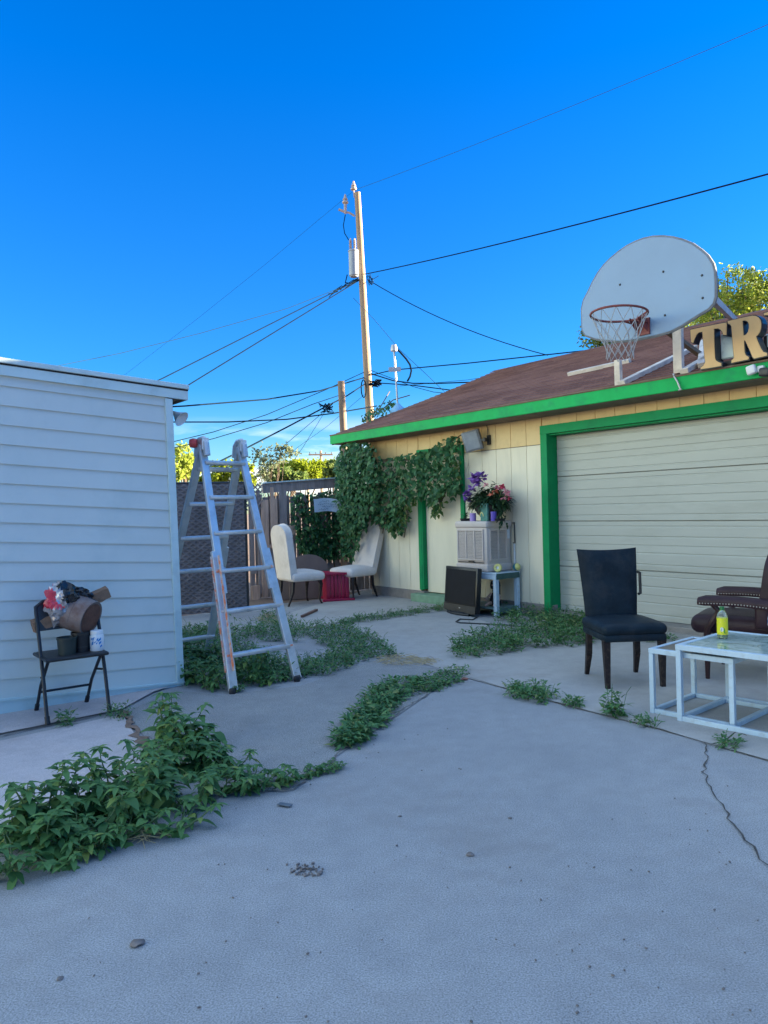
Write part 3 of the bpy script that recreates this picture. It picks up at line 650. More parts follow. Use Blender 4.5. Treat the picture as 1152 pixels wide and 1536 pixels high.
b = B(); b.tube([rel(at(518, 322, PZ)), rel(at(515, 338, PZ)), rel(at(517, 350, PZ)), rel(at(523, 360, PZ))], .015, 5); b.out('jumper_wire', M_wire, up_); b = B(); b.tube([rel(at(521, 412, PZ-.3)), rel(at(518, 424, PZ-.2)), rel(at(528, 425, PZ)), rel(at(537, 417, PZ-.2))], .02, 5); b.out('jumper_wire', M_wire, up_)
b = B()
rnd = random.Random(8)
for k in range(10):
    a = at(553+rnd.uniform(-3, 6), 416+rnd.uniform(-6, 8), PZ-.1); c = at(560+rnd.uniform(-6, 8), 418+rnd.uniform(-8, 10), PZ-.1); b.tube([rel(a), rel((a+c)/2+V((0, 0, -.12))), rel(c)], .013, 5)
b.out('service_splices', M_wireg, up_); b = B()
for k in range(12):
    t = k/12; a = at(537-36*t, 418+20*t+rnd.uniform(-3, 3), PZ-.2); c = at(525-36*t+rnd.uniform(-4, 4), 425+20*t+rnd.uniform(-3, 3), PZ-.2); b.tube([rel(a), rel(c)], .016, 5)
b.out('service_splices', M_wireg, up_)
b = B(); q = rel(at(545.5, 583, PZ-.3)); b.tube([q+V((.12*math.cos(a)*.7, 0, .3*math.sin(a))) for a in [k*math.pi/8 for k in range(16)]], .02, 5, closed=True); b.out('cable_loop', M_wire, up_)
b = B(); q = rel(at(564, 575, PZ-.3))
for k in range(14): b.tube([q+V((rnd.uniform(-.25, .2), rnd.uniform(-.1, .1), rnd.uniform(-.12, .12))) for _ in range(3)], .022, 5)
b.out('splice_bundle', M_wire, up_)
# second pole
P2 = 20.; a = at(518, 700, P2); c = at(511.5, 572, P2); d = (c-a).normalized(); base2 = a-d*(a.z/d.z)
p2 = thing('utility_pole', 'short weathered service pole left of the garage eave', 'utility pole', base2)
b = B(); b.tube([V((0, 0, 0)), (c-base2)*.5, c-base2], [.11, .10, .09], 12); b.out('pole', M_pole2, p2)
b = B(); q = at(489, 612, P2)-base2
for k in range(14): b.tube([q+V((rnd.uniform(-.2, .2), rnd.uniform(-.1, .1), rnd.uniform(-.14, .14))) for _ in range(3)], .014, 5)
b.out('splice_bundle', M_wire, p2)
# far poles
def farpole(px, ytop, Z, lab, arms):
    top = at(px, ytop, Z); base = V((top.x, top.y, 0)); t = thing('utility_pole', lab, 'utility pole', base)
    b = B(); b.tube([(0, 0, 0), (0, 0, top.z)], [.16, .11], 8); b.out('pole', M_pole, t)
    for dz, w in arms:
        b = B(); b.box((0, -.1, top.z-dz), (w, .12, .14), .25)
        for k in (-.45, -.2, .2, .45): b.box((k*w*.97, -.1+k*w*.25, top.z-dz+.16), (.07, .07, .18))
        b.out('crossarm', M_pole2, t, smooth=0)
farpole(481, 676, 75, 'distant utility pole with two crossarms beyond the round yellow bush', [(.4, 2.4), (1.3, 1.9)])
farpole(461, 695, 90, 'thin distant pole in front of the round bush', [(.5, .8)])
# service mast on the roof
mb_ = groof(597, 613); 
ms = thing('service_mast', 'thin metal service mast with a curved drip cable on the garage roof', 'mast', g2w(mb_), 0)
mt = at(591, 525, g2w(mb_).y)-g2w(mb_)
b = B(); b.tube([(0, 0, -.05), mt*.5, mt], .017, 10); b.out('pipe', M_galv, ms)
b = B(); b.lathe([(.0, .1), (.045, .09), (.06, .04), (.06, -.02), (0, -.02)], 14, Matrix.Translation(mt)); b.out('weatherhead', M_galv, ms)
b = B(); b.lathe([(.15, -.08), (.12, .0), (.05, .07), (.022, .10), (0, .10)], 20, Matrix.Translation((0, 0, 0.0))); b.out('flashing_boot', mat('blue flashing', (.2, .42, .62), .5, .1, 4), ms)
b = B(); my = g2w(mb_).y; b.tube([at(*p, my)-g2w(mb_) for p in ((592, 521), (600, 528), (609, 538), (615, 547), (617, 556), (615, 565), (611, 572))], .018, 6); b.out('drip_loop', M_wire, ms)
b = B(); b.box(at(592, 554, my)-g2w(mb_), (.22, .06, .07)); b.out('clamp', M_galv, ms, smooth=0)
# wires
WN = [0]
def wire(pts, r, lab, Zs, m=None, cat='power line', sag=0.):
    """a cable through image points at given distances, resampled with a slight sag"""
    P = [at(p[0], p[1], z) for p, z in zip(pts, Zs)]
    if len(P) == 2:
        a, c = P; P = [a+(c-a)*(i/14)+V((0, 0, -sag*4*(i/14)*(1-i/14))) for i in range(15)]
    base = P[0]; b = B(); b.tube([p-base for p in P], r, 5); o = b.out('utility_wire', m or M_wire); o.location = base; return tag(o, lab, cat, 'overhead wires')
wire([(549, 411), (1500, 165)], .017, 'heavy dark cable rising from the pole to the right above the backboard', (26, 10.5), sag=.12)
wire([(532, 285), (1250, -5)], .006, 'faint high wire from the pole top toward the upper right corner', (26, 15), M_wireg, sag=.1)
wire([(556, 422), (822, 533)], .014, 'cable sloping from the pole down to the garage ridge', (26, 22), sag=.25)
wire([(541, 419), (287, 575), (180, 640)], .017, 'lowest of the three cables running from the transformer down behind the clapboard roof corner', (26, 20, 18.5))
wire([(541, 418), (245, 567), (150, 612)], .016, 'middle one of the three cables from the transformer down to the left', (26, 20, 18))
wire([(541, 420), (430, 463), (300, 500), (180, 530), (90, 548), (-80, 580)], .010, 'topmost, flattest and thinnest of the three cables from the transformer', (26, 25, 24, 23, 22, 20), M_wireg)
wire([(532, 285), (480, 328), (400, 395), (300, 475), (190, 560), (60, 650)], .005, 'faint wire falling from the pole top across the sky to the left', (26, 27, 28, 30, 32, 34), M_wireg)
wire([(548, 566), (480, 586), (400, 599), (277, 609), (200, 613)], .02, 'cable between the pole and the clapboard eave, highest of the lower wires', (26, 24, 22, 19, 17))
wire([(565, 609), (500, 620), (430, 629), (340, 633), (256, 633), (180, 630)], .018, 'nearly level cable passing behind the ladder top at lamp height', (22, 21, 21, 20, 20, 20))
wire([(549, 557), (490, 584), (400, 622), (320, 648), (254, 664), (150, 690)], .012, 'upper cable of the sagging bundle that runs left behind the ladder', (26, 25, 24, 23, 22, 20))
wire([(512, 592), (470, 606), (400, 634), (320, 658), (240, 677), (150, 700)], .012, 'lower cable of the sagging bundle that runs left behind the ladder', (25, 24, 23, 22, 21, 20))
wire([(549, 575), (520, 594), (485, 612), (430, 641), (368, 673), (290, 712)], .02, 'thick black cable with a splice bundle slanting down behind the ladder top', (26, 23, 20, 19, 18, 16))
wire([(489, 615), (410, 682), (340, 745)], .007, 'thin slack wire slanting down from the splice bundle to the fence', (20, 21, 22))
wire([(489, 615), (455, 670), (410, 735)], .006, 'steep thin wire falling from the splice bundle toward the far bush', (20, 22, 24))
wire([(549, 590), (490, 640), (445, 672), (380, 735)], .006, 'thin wire dropping left from the pole loop behind the short pole', (26, 26, 26, 26))
wire([(555, 563), (590, 555), (700, 545), (868, 527), (930, 520)], .017, 'cable from the pole past the mast clamp to the garage ridge', (26, 24, 22, 20, 19))
wire([(555, 560), (590, 571), (620, 575), (660, 575), (745, 572), (860, 567)], .02, 'dark level cable running from the pole to the roof slope', (26, 25, 24, 23, 22, 21))
wire([(560, 574), (620, 578), (690, 587), (760, 597)], .018, 'cable just under the dark level one, ending behind the shingles', (26, 25, 24, 23))
wire([(555, 555), (620, 580), (650, 588), (690, 592)], .01, 'thin sagging wire lowest above the shingles right of the pole', (26, 25, 24.5, 24))
wire([(600, 579), (700, 570), (790, 557), (900, 545)], .008, 'faint thin cable between the mast and the roof ridge', (25, 24, 23, 22), M_wireg)
wire([(530, 447), (562, 480), (600, 525), (640, 562), (690, 610)], .008, 'pale guy wire slanting steeply from the pole down across the mast', (26, 25, 24, 23, 22), M_wireg)

# ------------------------------------------------------------------ fences at the back
FA = math.atan2(1.05, 2.2)
f0 = V((-2.2, 12.35, 0))
sc_ = thing('screened_fence', 'dark brown fence panel with a woven diamond texture behind the ladder', 'fence', at(372, 918, 10.9)*1, 0)
sc_.location.z = 0; a = gd(372, 917); c = gd(262, 925); c = a+(c-a)*1.9; sc_.location = a
ang = math.atan2((a-c).y, (a-c).x); sc_.rotation_euler = (0, 0, ang); Ln = (a-c).length
b = B(); b.box((-Ln/2, 0, .92), (Ln, .03, 1.80)); b.out('screen', M_woven, sc_, smooth=0)
b = B(); b.tube([(-Ln, 0, 1.83), (.01, 0, 1.83)], .018, 8); b.tube([(0, 0, 0), (0, 0, 1.85)], .022, 8); b.out('frame', M_dark, sc_)
wf = thing('wooden_fence', 'weathered grey board fence with newer tan pickets behind the white chairs', 'fence', f0, FA)
def fpx(px, py): # point on the fence plane, local
    r = ray(px, py); n = V((-math.sin(FA), math.cos(FA))); s = (n.x*f0.x+n.y*f0.y)/(n.x*r[0]+n.y); x, y = r[0]*s-f0.x, s-f0.y
    return V((x*math.cos(FA)+y*math.sin(FA), 0, CAMZ+r[2]*s))
rnd = random.Random(11)
x = -.55; L2 = 3.0
while x < L2:
    w = rnd.choice((.14, .14, .09)); h = 1.70+rnd.uniform(-.05, .03); b = B(); b.rbox((x+w/2, .03, h/2), (w-.006, .02, h), .003, 1, Matrix.Rotation(rnd.uniform(-.006, .006), 4, 'Y')); b.out('board', M_oldwood, wf, smooth=0); x += w+rnd.choice((.004, .006, .02))
p0, p1 = fpx(393, 733), fpx(540, 722)
b = B(); b.bar(p0+V((0, -.02, 0)), p1+V((0, -.02, 0)), .05, .155, (0, 0, 1)); b.out('top_rail', M_oldwood, wf, smooth=0)
b = B(); b.bar(p0+V((0, -.01, .09)), p1+V((0, -.01, .09)), .13, .02, (0, 0, 1)); b.out('cap', M_strim, wf, smooth=0)  # pale trim colour stands in for the light on the cap
b = B(); b.box((1.3, .005, .45), (2.6, .03, .1)); b.out('lower_rail', M_oldwood, wf, smooth=0)
b = B(); q = fpx(513, 760); b.box((q.x, -.03, .95), (.1, .05, 1.85)); b.out('post', M_newwood, wf, smooth=0)
for (xa, xb, ya, yb, m, d) in ((389.5, 402, 750, 818, M_newwood, .075), (402.5, 415.5, 748, 820, M_newwood, .07), (404, 409.5, 731, 752, M_newwood, .05), (417, 430, 736, 800, M_oldwood, .04), (383, 392, 735, 890, M_oldwood, .05), (390, 401, 822, 895, M_newwood, .06), (404, 414, 822, 897, M_oldwood, .06), (375, 388, 878, 902, M_newwood, .1)):
    u, w = fpx(xa, ya), fpx(xb, yb); b = B(); b.rbox(((u.x+w.x)/2, -d, (u.z+w.z)/2), (w.x-u.x, .022, u.z-w.z), .003, 1); b.out('picket', m, wf, smooth=0)
b = B(); u, w = fpx(388, 816), fpx(420, 822); b.box(((u.x+w.x)/2, -.1, (u.z+w.z)/2), (w.x-u.x, .03, .06)); u, w = fpx(415, 800), fpx(440, 790); b.box(((u.x+w.x)/2, -.08, (u.z+w.z)/2), (w.x-u.x, .03, .16)); b.out('cross_board', M_newwood, wf, smooth=0)
# lattice
u, w = fpx(362, 726), fpx(392, 765); b = B(); nx = 7
for k in range(-6, 12):
    for s in (1, -1):
        xa = u.x+k*.085; za, zb = w.z, u.z
        pa, pb = V((xa, -.02*s-.06, za)), V((xa+s*(zb-za), -.02*s-.06, zb))
        # clip to the panel width
        def cl(p, q):
            t0, t1 = 0., 1.; dx = q.x-p.x
            for lim, sg in ((u.x, 1), (w.x, -1)):
                f0_, f1_ = (p.x-lim)*sg, (q.x-lim)*sg
                if f0_ < 0 and f1_ < 0: return None
                if f0_ < 0: t0 = max(t0, f0_/(f0_-f1_))
                elif f1_ < 0: t1 = min(t1, f0_/(f0_-f1_))
            return (p+(q-p)*t0, p+(q-p)*t1) if t1-t0 > .05 else None
        r = cl(pa, pb)
        if r: b.bar(r[0], r[1], .02, .012, (0, 1, 0))
b.out('lattice', M_oldwood, wf, smooth=0)
# paper sign on the fence
u, w = fpx(463.5, 749), fpx(508.5, 767.5); ps = thing('paper_sign', 'white hand-written paper notice pinned over the vines on the fence', 'notice', f0+Matrix.Rotation(FA, 3, 'Z') @ V((0, -.26, 0)), FA)
sx, sz = w.x-u.x, u.z-w.z; cx, cz = (u.x+w.x)/2-.02, (u.z+w.z)/2
b = B(); vs = []
for i in range(9):
    for j in range(4): t = i/8-.5; vs.append((cx+t*sx*.97, .03*math.cos(t*5)+.01*j, cz+(j/3-.5)*sz-.03*t+.015*math.cos(t*6)))
b.add(vs, [(i*4+j, (i+1)*4+j, (i+1)*4+j+1, i*4+j+1) for i in range(8) for j in range(3)]); b.out('sheet', M_paper, ps)
b = B(); rnd = random.Random(4)
for row, (xa, xb) in enumerate(((-.3, .05), (-.36, .34), (-.2, .38), (-.34, -.05))):
    z = cz+sz*(.25-.19*row); t = xa
    while t < xb:
        pts = []
        for k in range(4):
            tt = t+k*.016; pts.append((cx+tt*sx, .03*math.cos(tt*5)-.008, z+rnd.uniform(-.014, .014)-.03*tt+.015*math.cos(tt*6)))
        b.tube(pts, .0035, 4); t += .07
b.out('handwriting', M_ink, ps)

# ------------------------------------------------------------------ ladder
ld = thing('ladder', 'tall paint-spattered aluminium folding A-frame ladder standing beside the clapboard shed', 'ladder', (0, 0, 0))
FL, FR = gd(350, 1040), gd(446, 1021); BR = gd(311, 990); BL = BR+(FL-FR)*1.0
TL, TR = at(303, 668, 6.42), at(360, 671, 6.72)
cen = (FL+FR+BL+BR)/4; ld.location = (cen.x, cen.y, 0); lo = V((cen.x, cen.y, 0))
def ladder_side(FLp, FRp, sgn, parts):
    TLp, TRp = TL-lo, TR-lo; FLp, FRp = FLp-lo, FRp-lo
    wd = (TRp-TLp).normalized(); back = V((wd.y, -wd.x, 0))*(-sgn); off = back*(.035 if sgn else 0)
    for nm, T_, F_, sd in (('rail', TLp, FLp, -1), ('rail', TRp, FRp, 1)):
        d = F_-T_; ins = wd*(-sd*.0)
        # inner upper section stays narrow, outer lower section flares out and overlaps it
        kin = T_+d*.62-wd*sd*.022
        b = B(); b.bar(T_+V((0, 0, .0)), kin, .03, .07, wd); b.out('inner_rail', M_alu, ld, smooth=0, bevel=.004)
        st = T_+d*.45+wd*sd*.003
        b = B(); b.bar(st, F_+V((0, 0, .02)), .03, .078, wd); o = b.out('outer_rail', M_alu, ld, smooth=0, bevel=.004)
        if sgn > 0:
            pass
        b2 = B(); b2.rbox((0, 0, 0), (.05, .1, .05), .01, 2, Matrix.Translation(F_+V((0, 0, .022)))); b2.out('foot', M_blackp, o)
    for t in parts:
        inner = t < .45; k = -.012 if inner else .0
        a = TLp+(FLp-TLp)*t; c = TRp+(FRp-TRp)*t
        if inner: a += wd*.0; c -= wd*.0
        b = B(); b.rbox((0, 0, 0), ((c-a).length, .06, .036), .008, 2, Matrix.Translation((a+c)/2) @ Matrix.Rotation(math.atan2((c-a).y, (c-a).x), 4, 'Z') @ Matrix.Rotation(-math.asin((c-a).z/(c-a).length), 4, 'Y')); b.out('rung', M_alu, ld)
        if t > .4:
            for q in (a, c): b = B(); b.tube([q-wd*.03, q+wd*.03], .022, 8); b.out('rung_lock', M_orange if sgn > 0 else M_alu, ld)
ladder_side(FL, FR, 1, (.075, .225, .375, .53, .69, .86))
ladder_side(BL, BR, -1, (.10, .25, .40, .55, .72, .88))
wd = (TR-TL).normalized(); nb = V((wd.y, -wd.x, 0))
for q, kn in ((TL-lo, True), (TR-lo, False)):
    b = B(); b.tube([q+nb*-.075+V((0, 0, -.09)), q+nb*-.06+V((0, 0, .01)), q+nb*-.025+V((0, 0, .045)), q+nb*.02+V((0, 0, .05)), q+nb*.055+V((0, 0, .015)), q+nb*.07+V((0, 0, -.09))], .03, 8); b.box(q+nb*.03+V((0, 0, .01)), (.06, .06, .1), .6); h = b.out('hinge', M_alu, ld)
    if kn: b = B(); b.lathe([(0, -.035), (.035, -.03), (.042, 0), (.035, .03), (0, .035)], 16, Matrix.Translation(q-nb*.05-wd*.05+V((0, 0, .02))) @ Matrix.Rotation(R(90), 4, 'Y')); b.out('knob', M_redp, h)
# orange warning label strip down the near left rail
d = FL-TL; a = TL-lo+d*.47+wd*-.003; c = TL-lo+d*.92+wd*-.0
b = B(); fdir = V((nb.x, nb.y, 0)); fr_ = fdir*(1 if fdir.y < 0 else -1)
side = d.normalized().cross(wd).normalized(); side = side if side.y < 0 else -side
b.bar(a+side*.0395, c+side*.0395, .026, .004, wd); b.bar(a-wd*.0175, c-wd*.0175, .003, .074, wd); b.out('warning_label', M_orange, ld, smooth=0)

# ------------------------------------------------------------------ folding chair and what lies on it
cf = V((.6, -.8, 0)); cp = (gd(68, 1087, .014)+gd(165, 1069, .014)+gd(55, 1067, .014)+gd(131, 1051, .014))/4
fc_ = thing('folding_chair', 'black steel folding chair piled with junk against the white clapboard wall', 'chair', cp, face(.6, -.8))
hw = .205; YF, YB = -.235, .225
for s in (-1, 1):
    b = B(); b.tube([(s*hw, YF, .0), (s*hw, YF+.09, .30), (s*(hw), YF+.17, .52), (s*hw, YF+.255, .74)], .0125, 10); u = b.out('upright', M_chairm, fc_)
    b = B(); b.tube([(s*hw, YF-.004, -.0), (s*hw, YF+.012, .05)], .017, 10); b.out('foot_cap', M_blackp, u)
    b = B(); b.tube([(s*(hw-.03), YB, 0), (s*(hw-.03), YB-.15, .2), (s*(hw-.03), YF+.05, .425)], .0115, 10); u = b.out('rear_leg', M_chairm, fc_)
    b = B(); b.tube([(s*(hw-.03), YB+.003, 0), (s*(hw-.03), YB-.03, .045)], .0165, 10); b.out('foot_cap', M_blackp, u)
b = B(); b.tube([(-hw+.03, YB-.11, .15), (hw-.03, YB-.11, .15)], .009, 8); b.tube([(-hw+.03, YB-.26, .29), (-hw, YB-.31, .29)], .008, 8); b.tube([(hw-.03, YB-.26, .29), (hw, YB-.31, .29)], .008, 8); b.out('stretcher', M_chairm, fc_)
b = B(); b.tube([(-hw, YF+.24, .70), (-hw, YF+.262, .765), (-hw+.05, YF+.275, .80), (0, YF+.28, .81), (hw-.05, YF+.275, .80), (hw, YF+.262, .765), (hw, YF+.24, .70)], .0125, 10); b.out('top_tube', M_chairm, fc_)
b = B(); n = 10; vs = []
for i in range(n+1):
    t = i/n*2-1; cv = .02*(1-t*t)
    for z, e in ((.60, 0), (.70, .02), (.808-.035*t*t*t*t, .045)):
        vs += [(t*(hw-.01), YF+.215+cv+e, z), (t*(hw-.01), YF+.228+cv+e, z)]
fs = []
for i in range(n):
    for j in range(2): a = i*6+j*2; fs += [(a, a+6, a+8, a+2), (a+1, a+3, a+9, a+7)]
    fs += [(i*6, i*6+1, i*6+7, i*6+6), (i*6+4, i*6+10, i*6+11, i*6+5)]
b.add(vs, fs); b.out('backrest', M_chairm, fc_)
b = B(); b.rbox((0, -.055, .425), (.40, .36, .028), .012, 3); b.out('seat', M_dark, fc_)
b = B(); b.tube([(-.2, .12, .425), (-.2, -.235, .425), (.2, -.235, .425), (.2, .12, .425)], .013, 8); b.out('seat_frame', M_chairm, fc_)
ZS = .44; rc_ = Matrix.Rotation(face(.6, -.8), 4, 'Z')
def onchair(x, y, z): return cp+rc_.to_3x3() @ V((x, y, z))
# pots
t = thing('plant_pot', 'dark green pot at the front left of the folding chair seat', 'pot', onchair(-.045, -.14, ZS)); b = B()
b.lathe([(0, 0), (.058, 0), (.064, .10), (.068, .102), (.068, .118), (.062, .118), (.056, .02), (0, .018)], 24); b.out('body', M_pot, t); b = B(); b.lathe([(0, .095), (.06, .1)], 20); b.out('soil', M_rust, t)
t = thing('plant_pot', 'black pot in the middle of the folding chair seat under the rusty bucket', 'pot', onchair(.065, -.09, ZS)); b = B()
b.lathe([(0, 0), (.056, 0), (.064, .118), (.07, .12), (.07, .136), (.063, .136), (.055, .02), (0, .018)], 24); b.out('body', M_blackp, t); b = B(); b.lathe([(.058, .03), (.0597, .03), (.0597, .038), (.058, .038)], 20); b.out('band', M_dark, t)
t = thing('jar', 'white plastic jar with blue print at the right end of the folding chair seat', 'jar', onchair(.155, -.15, ZS)); b = B()
b.lathe([(0, 0), (.044, 0), (.048, .006), (.048, .10), (.043, .115), (0, .115)], 24); b.out('body', M_plastw, t)
b = B(); b.lathe([(.0, .116), (.043, .116), (.043, .138), (.04, .142), (0, .142)], 24); b.out('lid', M_plastw, t)
b = B(); rnd = random.Random(2)
for k in range(16):
    a = rnd.uniform(R(-175), R(-40)); z = rnd.uniform(.012, .085); da = rnd.uniform(.15, .4); dz = rnd.uniform(.006, .016); rr_ = .0486
    b.add([(rr_*math.cos(a+i*da/3), rr_*math.sin(a+i*da/3), z+j*dz+i*.003) for i in range(4) for j in range(2)], [(2*i, 2*i+2, 2*i+3, 2*i+1) for i in range(3)])
b.out('print', M_blue, t)
# bucket
bc = onchair(.06, -.03, .70); bd = (rc_.to_3x3() @ V((.55, -.62, -.28))).normalized(); q = bd.to_track_quat('Z', 'Y').to_matrix().to_4x4()
t = thing('bucket', 'rusty metal bucket lying on its side on top of the folding chair', 'bucket', bc)
b = B(); b.lathe([(.0, .11), (.118, .11), (.124, .113), (.126, .105), (.13, -.085), (.136, -.09), (.136, -.1), (.126, -.1), (.118, .1), (.0, .1)], 30, q); b.lathe([(.1275, .02), (.1305, .016), (.1275, .01)], 30, q); b.out('body', M_bucket, t)
b = B(); b.lathe([(0, .112), (.108, .112), (.108, .1115), (0, .1112)], 30, q); b.out('bottom', M_rust, t)
b = B(); b.tube([q @ V((.14*math.cos(a), .14*math.sin(a)*.4+.03, -.08-.08*math.sin(a))) for a in [math.pi*k/12 for k in range(13)]], .004, 6); b.out('handle', M_rust, t)
# firewood
def log(p, d, L, w, lab, seed):
    d = V(d).normalized(); q = d.to_track_quat('X', 'Z').to_matrix().to_4x4(); t = thing('firewood_log', lab, 'firewood', p); rnd = random.Random(seed)
    b = B(); prof = [(-.5, -.45), (.5, -.5), (.55, .15), (.1, .55), (-.48, .38)]; vs = []; n = 8
    for i in range(n+1):
        for y, z in prof: vs.append(q @ V(((i/n-.5)*L, (y+rnd.uniform(-.05, .05))*w, (z+rnd.uniform(-.05, .05))*w)))
    k = 5; fs = [tuple(range(k))[::-1], tuple(n*k+i for i in range(k))]
    for i in range(n):
        for j in range(k): fs.append((i*k+j, i*k+(j+1) % k, (i+1)*k+(j+1) % k, (i+1)*k+j))
    b.add(vs, fs); tag(t); b.out('wood', M_log, t, smooth=20)
log(onchair(-.10, .035, .665), rc_.to_3x3() @ V((1, .0, .28)), .26, .085, 'split firewood piece leaning on the left of the folding chair backrest', 4)
log(onchair(.17, .09, .775), rc_.to_3x3() @ V((1, .0, .33)), .30, .09, 'split firewood piece sticking out behind the bucket at the upper right', 6)
# crumpled bags
def bag(p, r, m, nm, lab, seed, sc=(1, 1, 1), extra=None):
    rnd = random.Random(seed); bm = bmesh.new(); bmesh.ops.create_icosphere(bm, subdivisions=4, radius=1)
    from mathutils import noise
    for v in bm.verts:
        n = v.co.copy(); k = 1+.38*noise.noise(n*2.1+V((seed, 0, 0)))+.28*abs(noise.noise(n*4.5+V((0, seed, 0))))+.12*noise.noise(n*9); v.co = V((n.x*sc[0], n.y*sc[1], n.z*sc[2]))*r*k
    bm.verts.index_update(); t = thing('plastic_bag', lab, 'bag', p); b = B(); vs = [v.co.copy() for v in bm.verts]; F = [[v.index for v in f.verts] for f in bm.faces]; bm.free()
    if extra is None: b.add(vs, F); b.out(nm, m, t, smooth=22)
    else:
        groups = {}
        for f in F:
            c = sum((vs[i] for i in f), V())/3; groups.setdefault(extra(c), []).append(f)
        for (nm2, m2), ff in groups.items(): b = B(); b.add(vs, ff); b.out(nm2, m2, t, smooth=22, fix=False)
def redstripe(c):
    s = c.x*.9+c.z*.5-.02+.014*math.sin(c.z*60)
    return ('red_film', M_bagr) if s < .004 and c.z > -.03 else (('silver_film', M_bags) if s < .05 else ('dark_film', M_bagb))
bag(onchair(-.05, -.02, .785), .112, M_bagr, 'film', 'crumpled red and silver plastic bag on top of the bucket', 3, (1, .7, 1.15), redstripe)
bag(onchair(.07, .02, .825), .075, M_bagb, 'film', 'crumpled black plastic bag on the bucket right of the red one', 9, (1.25, .8, .75))

# ------------------------------------------------------------------ white dining chairs at the back
def white_chair(lab, loc, rz, tilt, leglean=0):
    t = thing('dining_chair', lab, 'chair', loc, rz, 'white upholstered chairs by the fence')
    b = B(); b.rbox((0, -.03, .42), (.55, .56, .13), .055, 4, None, .045); b.out('seat', M_upl, t, smooth=50)
    arch = [(-.24, 0), (.24, 0), (.255, .62)]+[(.255*math.cos(a), .62+.2*math.sin(a)**.8) for a in [math.pi*k/14 for k in range(1, 14)]]+[(-.255, .62)]
    b = B(); Mb = Matrix.Translation((0, .20, .40)) @ Matrix.Rotation(-tilt, 4, 'X')
    bm = bmesh.new(); bb = B(); bb.prism([arch], -.05, .06)
    b.prism([arch], -.05, .06, Mb); o = b.out('backrest', M_upl, t, smooth=50); m_ = o.modifiers.new('soft', 'BEVEL'); m_.width = .028; m_.segments = 4; m_.limit_method = 'ANGLE'; m_.angle_limit = R(45)
    ed = [Mb @ V((p[0], -.045, p[1])) for p in arch[2:]+arch[:0]]
    pp = B(); pp.tube(ed, .009, 6); pp.out('piping', M_upl, o)
    for s in (-1, 1):
        b = B(); b.tube([(s*.2, -.22, .39), (s*.225, -.25, .30), (s*.215, -.235, .18), (s*.21, -.23, .06), (s*.225, -.255, .0)], [.034, .03, .019, .013, .017], 10); b.out('leg', M_dwood, t)
        b = B(); b.tube([(s*.2, .2, .39), (s*.2, .215, .2), (s*.205, .30, .0)], [.026, .021, .015], 10); b.out('leg', M_dwood, t)
    return t
white_chair('white upholstered chair with an upright arched back, seen from behind its side by the fence', (-1.31, 11.5, 0), face(.83, .56), R(7))
white_chair('white upholstered chair leaning back against the garage wall under the vine', (-.50, 12.08, 0), face(-.70, -.714), R(17))
# arched brown board
p = gd(466, 899); ab = B(); arch = [(-.33, 0), (.33, 0), (.33, .47)]+[(.33*math.cos(a), .47+.24*math.sin(a)) for a in [math.pi*k/14 for k in range(1, 14)]]+[(-.33, .47)]
ab.prism([arch], -.012, .012, Matrix.Rotation(R(-8), 4, 'X')); o = ab.out('arched_board', M_archw, smooth=0, bevel=.003); o.location = (p.x-.02, p.y+.12, 0); o.rotation_euler = (0, 0, FA-.1)
tag(o, 'brown board with an arched top leaning behind the left white chair', 'board')
b = B(); b.rbox((0, 0, .17), (.5, .03, .34), .004, 1, Matrix.Rotation(R(-6), 4, 'X')); o = b.out('flat_board', M_archw, smooth=0); o.location = (p.x-.32, p.y+.05, 0); o.rotation_euler = (0, 0, FA-.15); tag(o, 'low brown board propped upright under the left white chair', 'board')
# crimson plastic side table
p = gd(503, 901); rt = thing('side_table', 'crimson slatted plastic side table between the two white chairs', 'side table', p+V((.0, .16, 0)), .25)
b = B()
for k in range(5): b.rbox((0, -.17+k*.085, .425), (.42, .075, .022), .006, 2)
b.rbox((0, -.22, .42), (.44, .02, .035), .005, 2); b.rbox((0, .22, .42), (.44, .02, .035), .005, 2); b.out('tabletop', M_redpl, rt)
for s in (-1, 1):
    b = B()
    for k in range(6): b.rbox((s*.17, -.16+k*.064, .21), (.022, .05, .4), .005, 2)
    b.out('side_slats', M_redpl, rt)
b = B()
for k in range(6): b.rbox((-.14+k*.056, -.18, .21), (.05, .02, .4), .005, 2)
b.out('front_slats', M_redpl, rt)
b = B(); b.rbox((0, -.24, .02), (.5, .05, .04), .008, 2); b.rbox((.02, .2, .02), (.46, .05, .04), .008, 2); b.out('foot_rail', M_redpl, rt)

# ------------------------------------------------------------------ cooler group by the garage wall (garage frame)
def gthing(name, lab, cat, x, y, z=0, rz=0., group=None): return thing(name, lab, cat, g2w((x, y, z)), GA+rz, group)
TX0, TX1, TY0, TY1, TZ = -1.31, -.40, -.50, -.06, .56
tb = gthing('work_table', 'white metal table carrying the beige cooler beside the garage wall', 'table', (TX0+TX1)/2, (TY0+TY1)/2); tw, td = TX1-TX0, TY1-TY0
b = B(); b.box((0, 0, TZ-.02), (tw, td, .03)); b.box((0, -td/2+.01, TZ-.05), (tw-.01, .02, .075)); b.out('tabletop', M_wtable, tb, smooth=0, bevel=.004)
b = B(); b.box((tw/2-.011, 0, TZ-.05), (.024, td-.02, .072)); b.out('end_apron', mat('dark green apron', (.03, .09, .085), .5, .2, 6), tb, smooth=0)
for x in (-1, 1):
    for y in (-1, 1): b = B(); b.box((x*(tw/2-.032), y*(td/2-.03), (TZ-.05)/2), (.055, .055, TZ-.05)); b.out('leg', M_wtable, tb, smooth=0, bevel=.004)
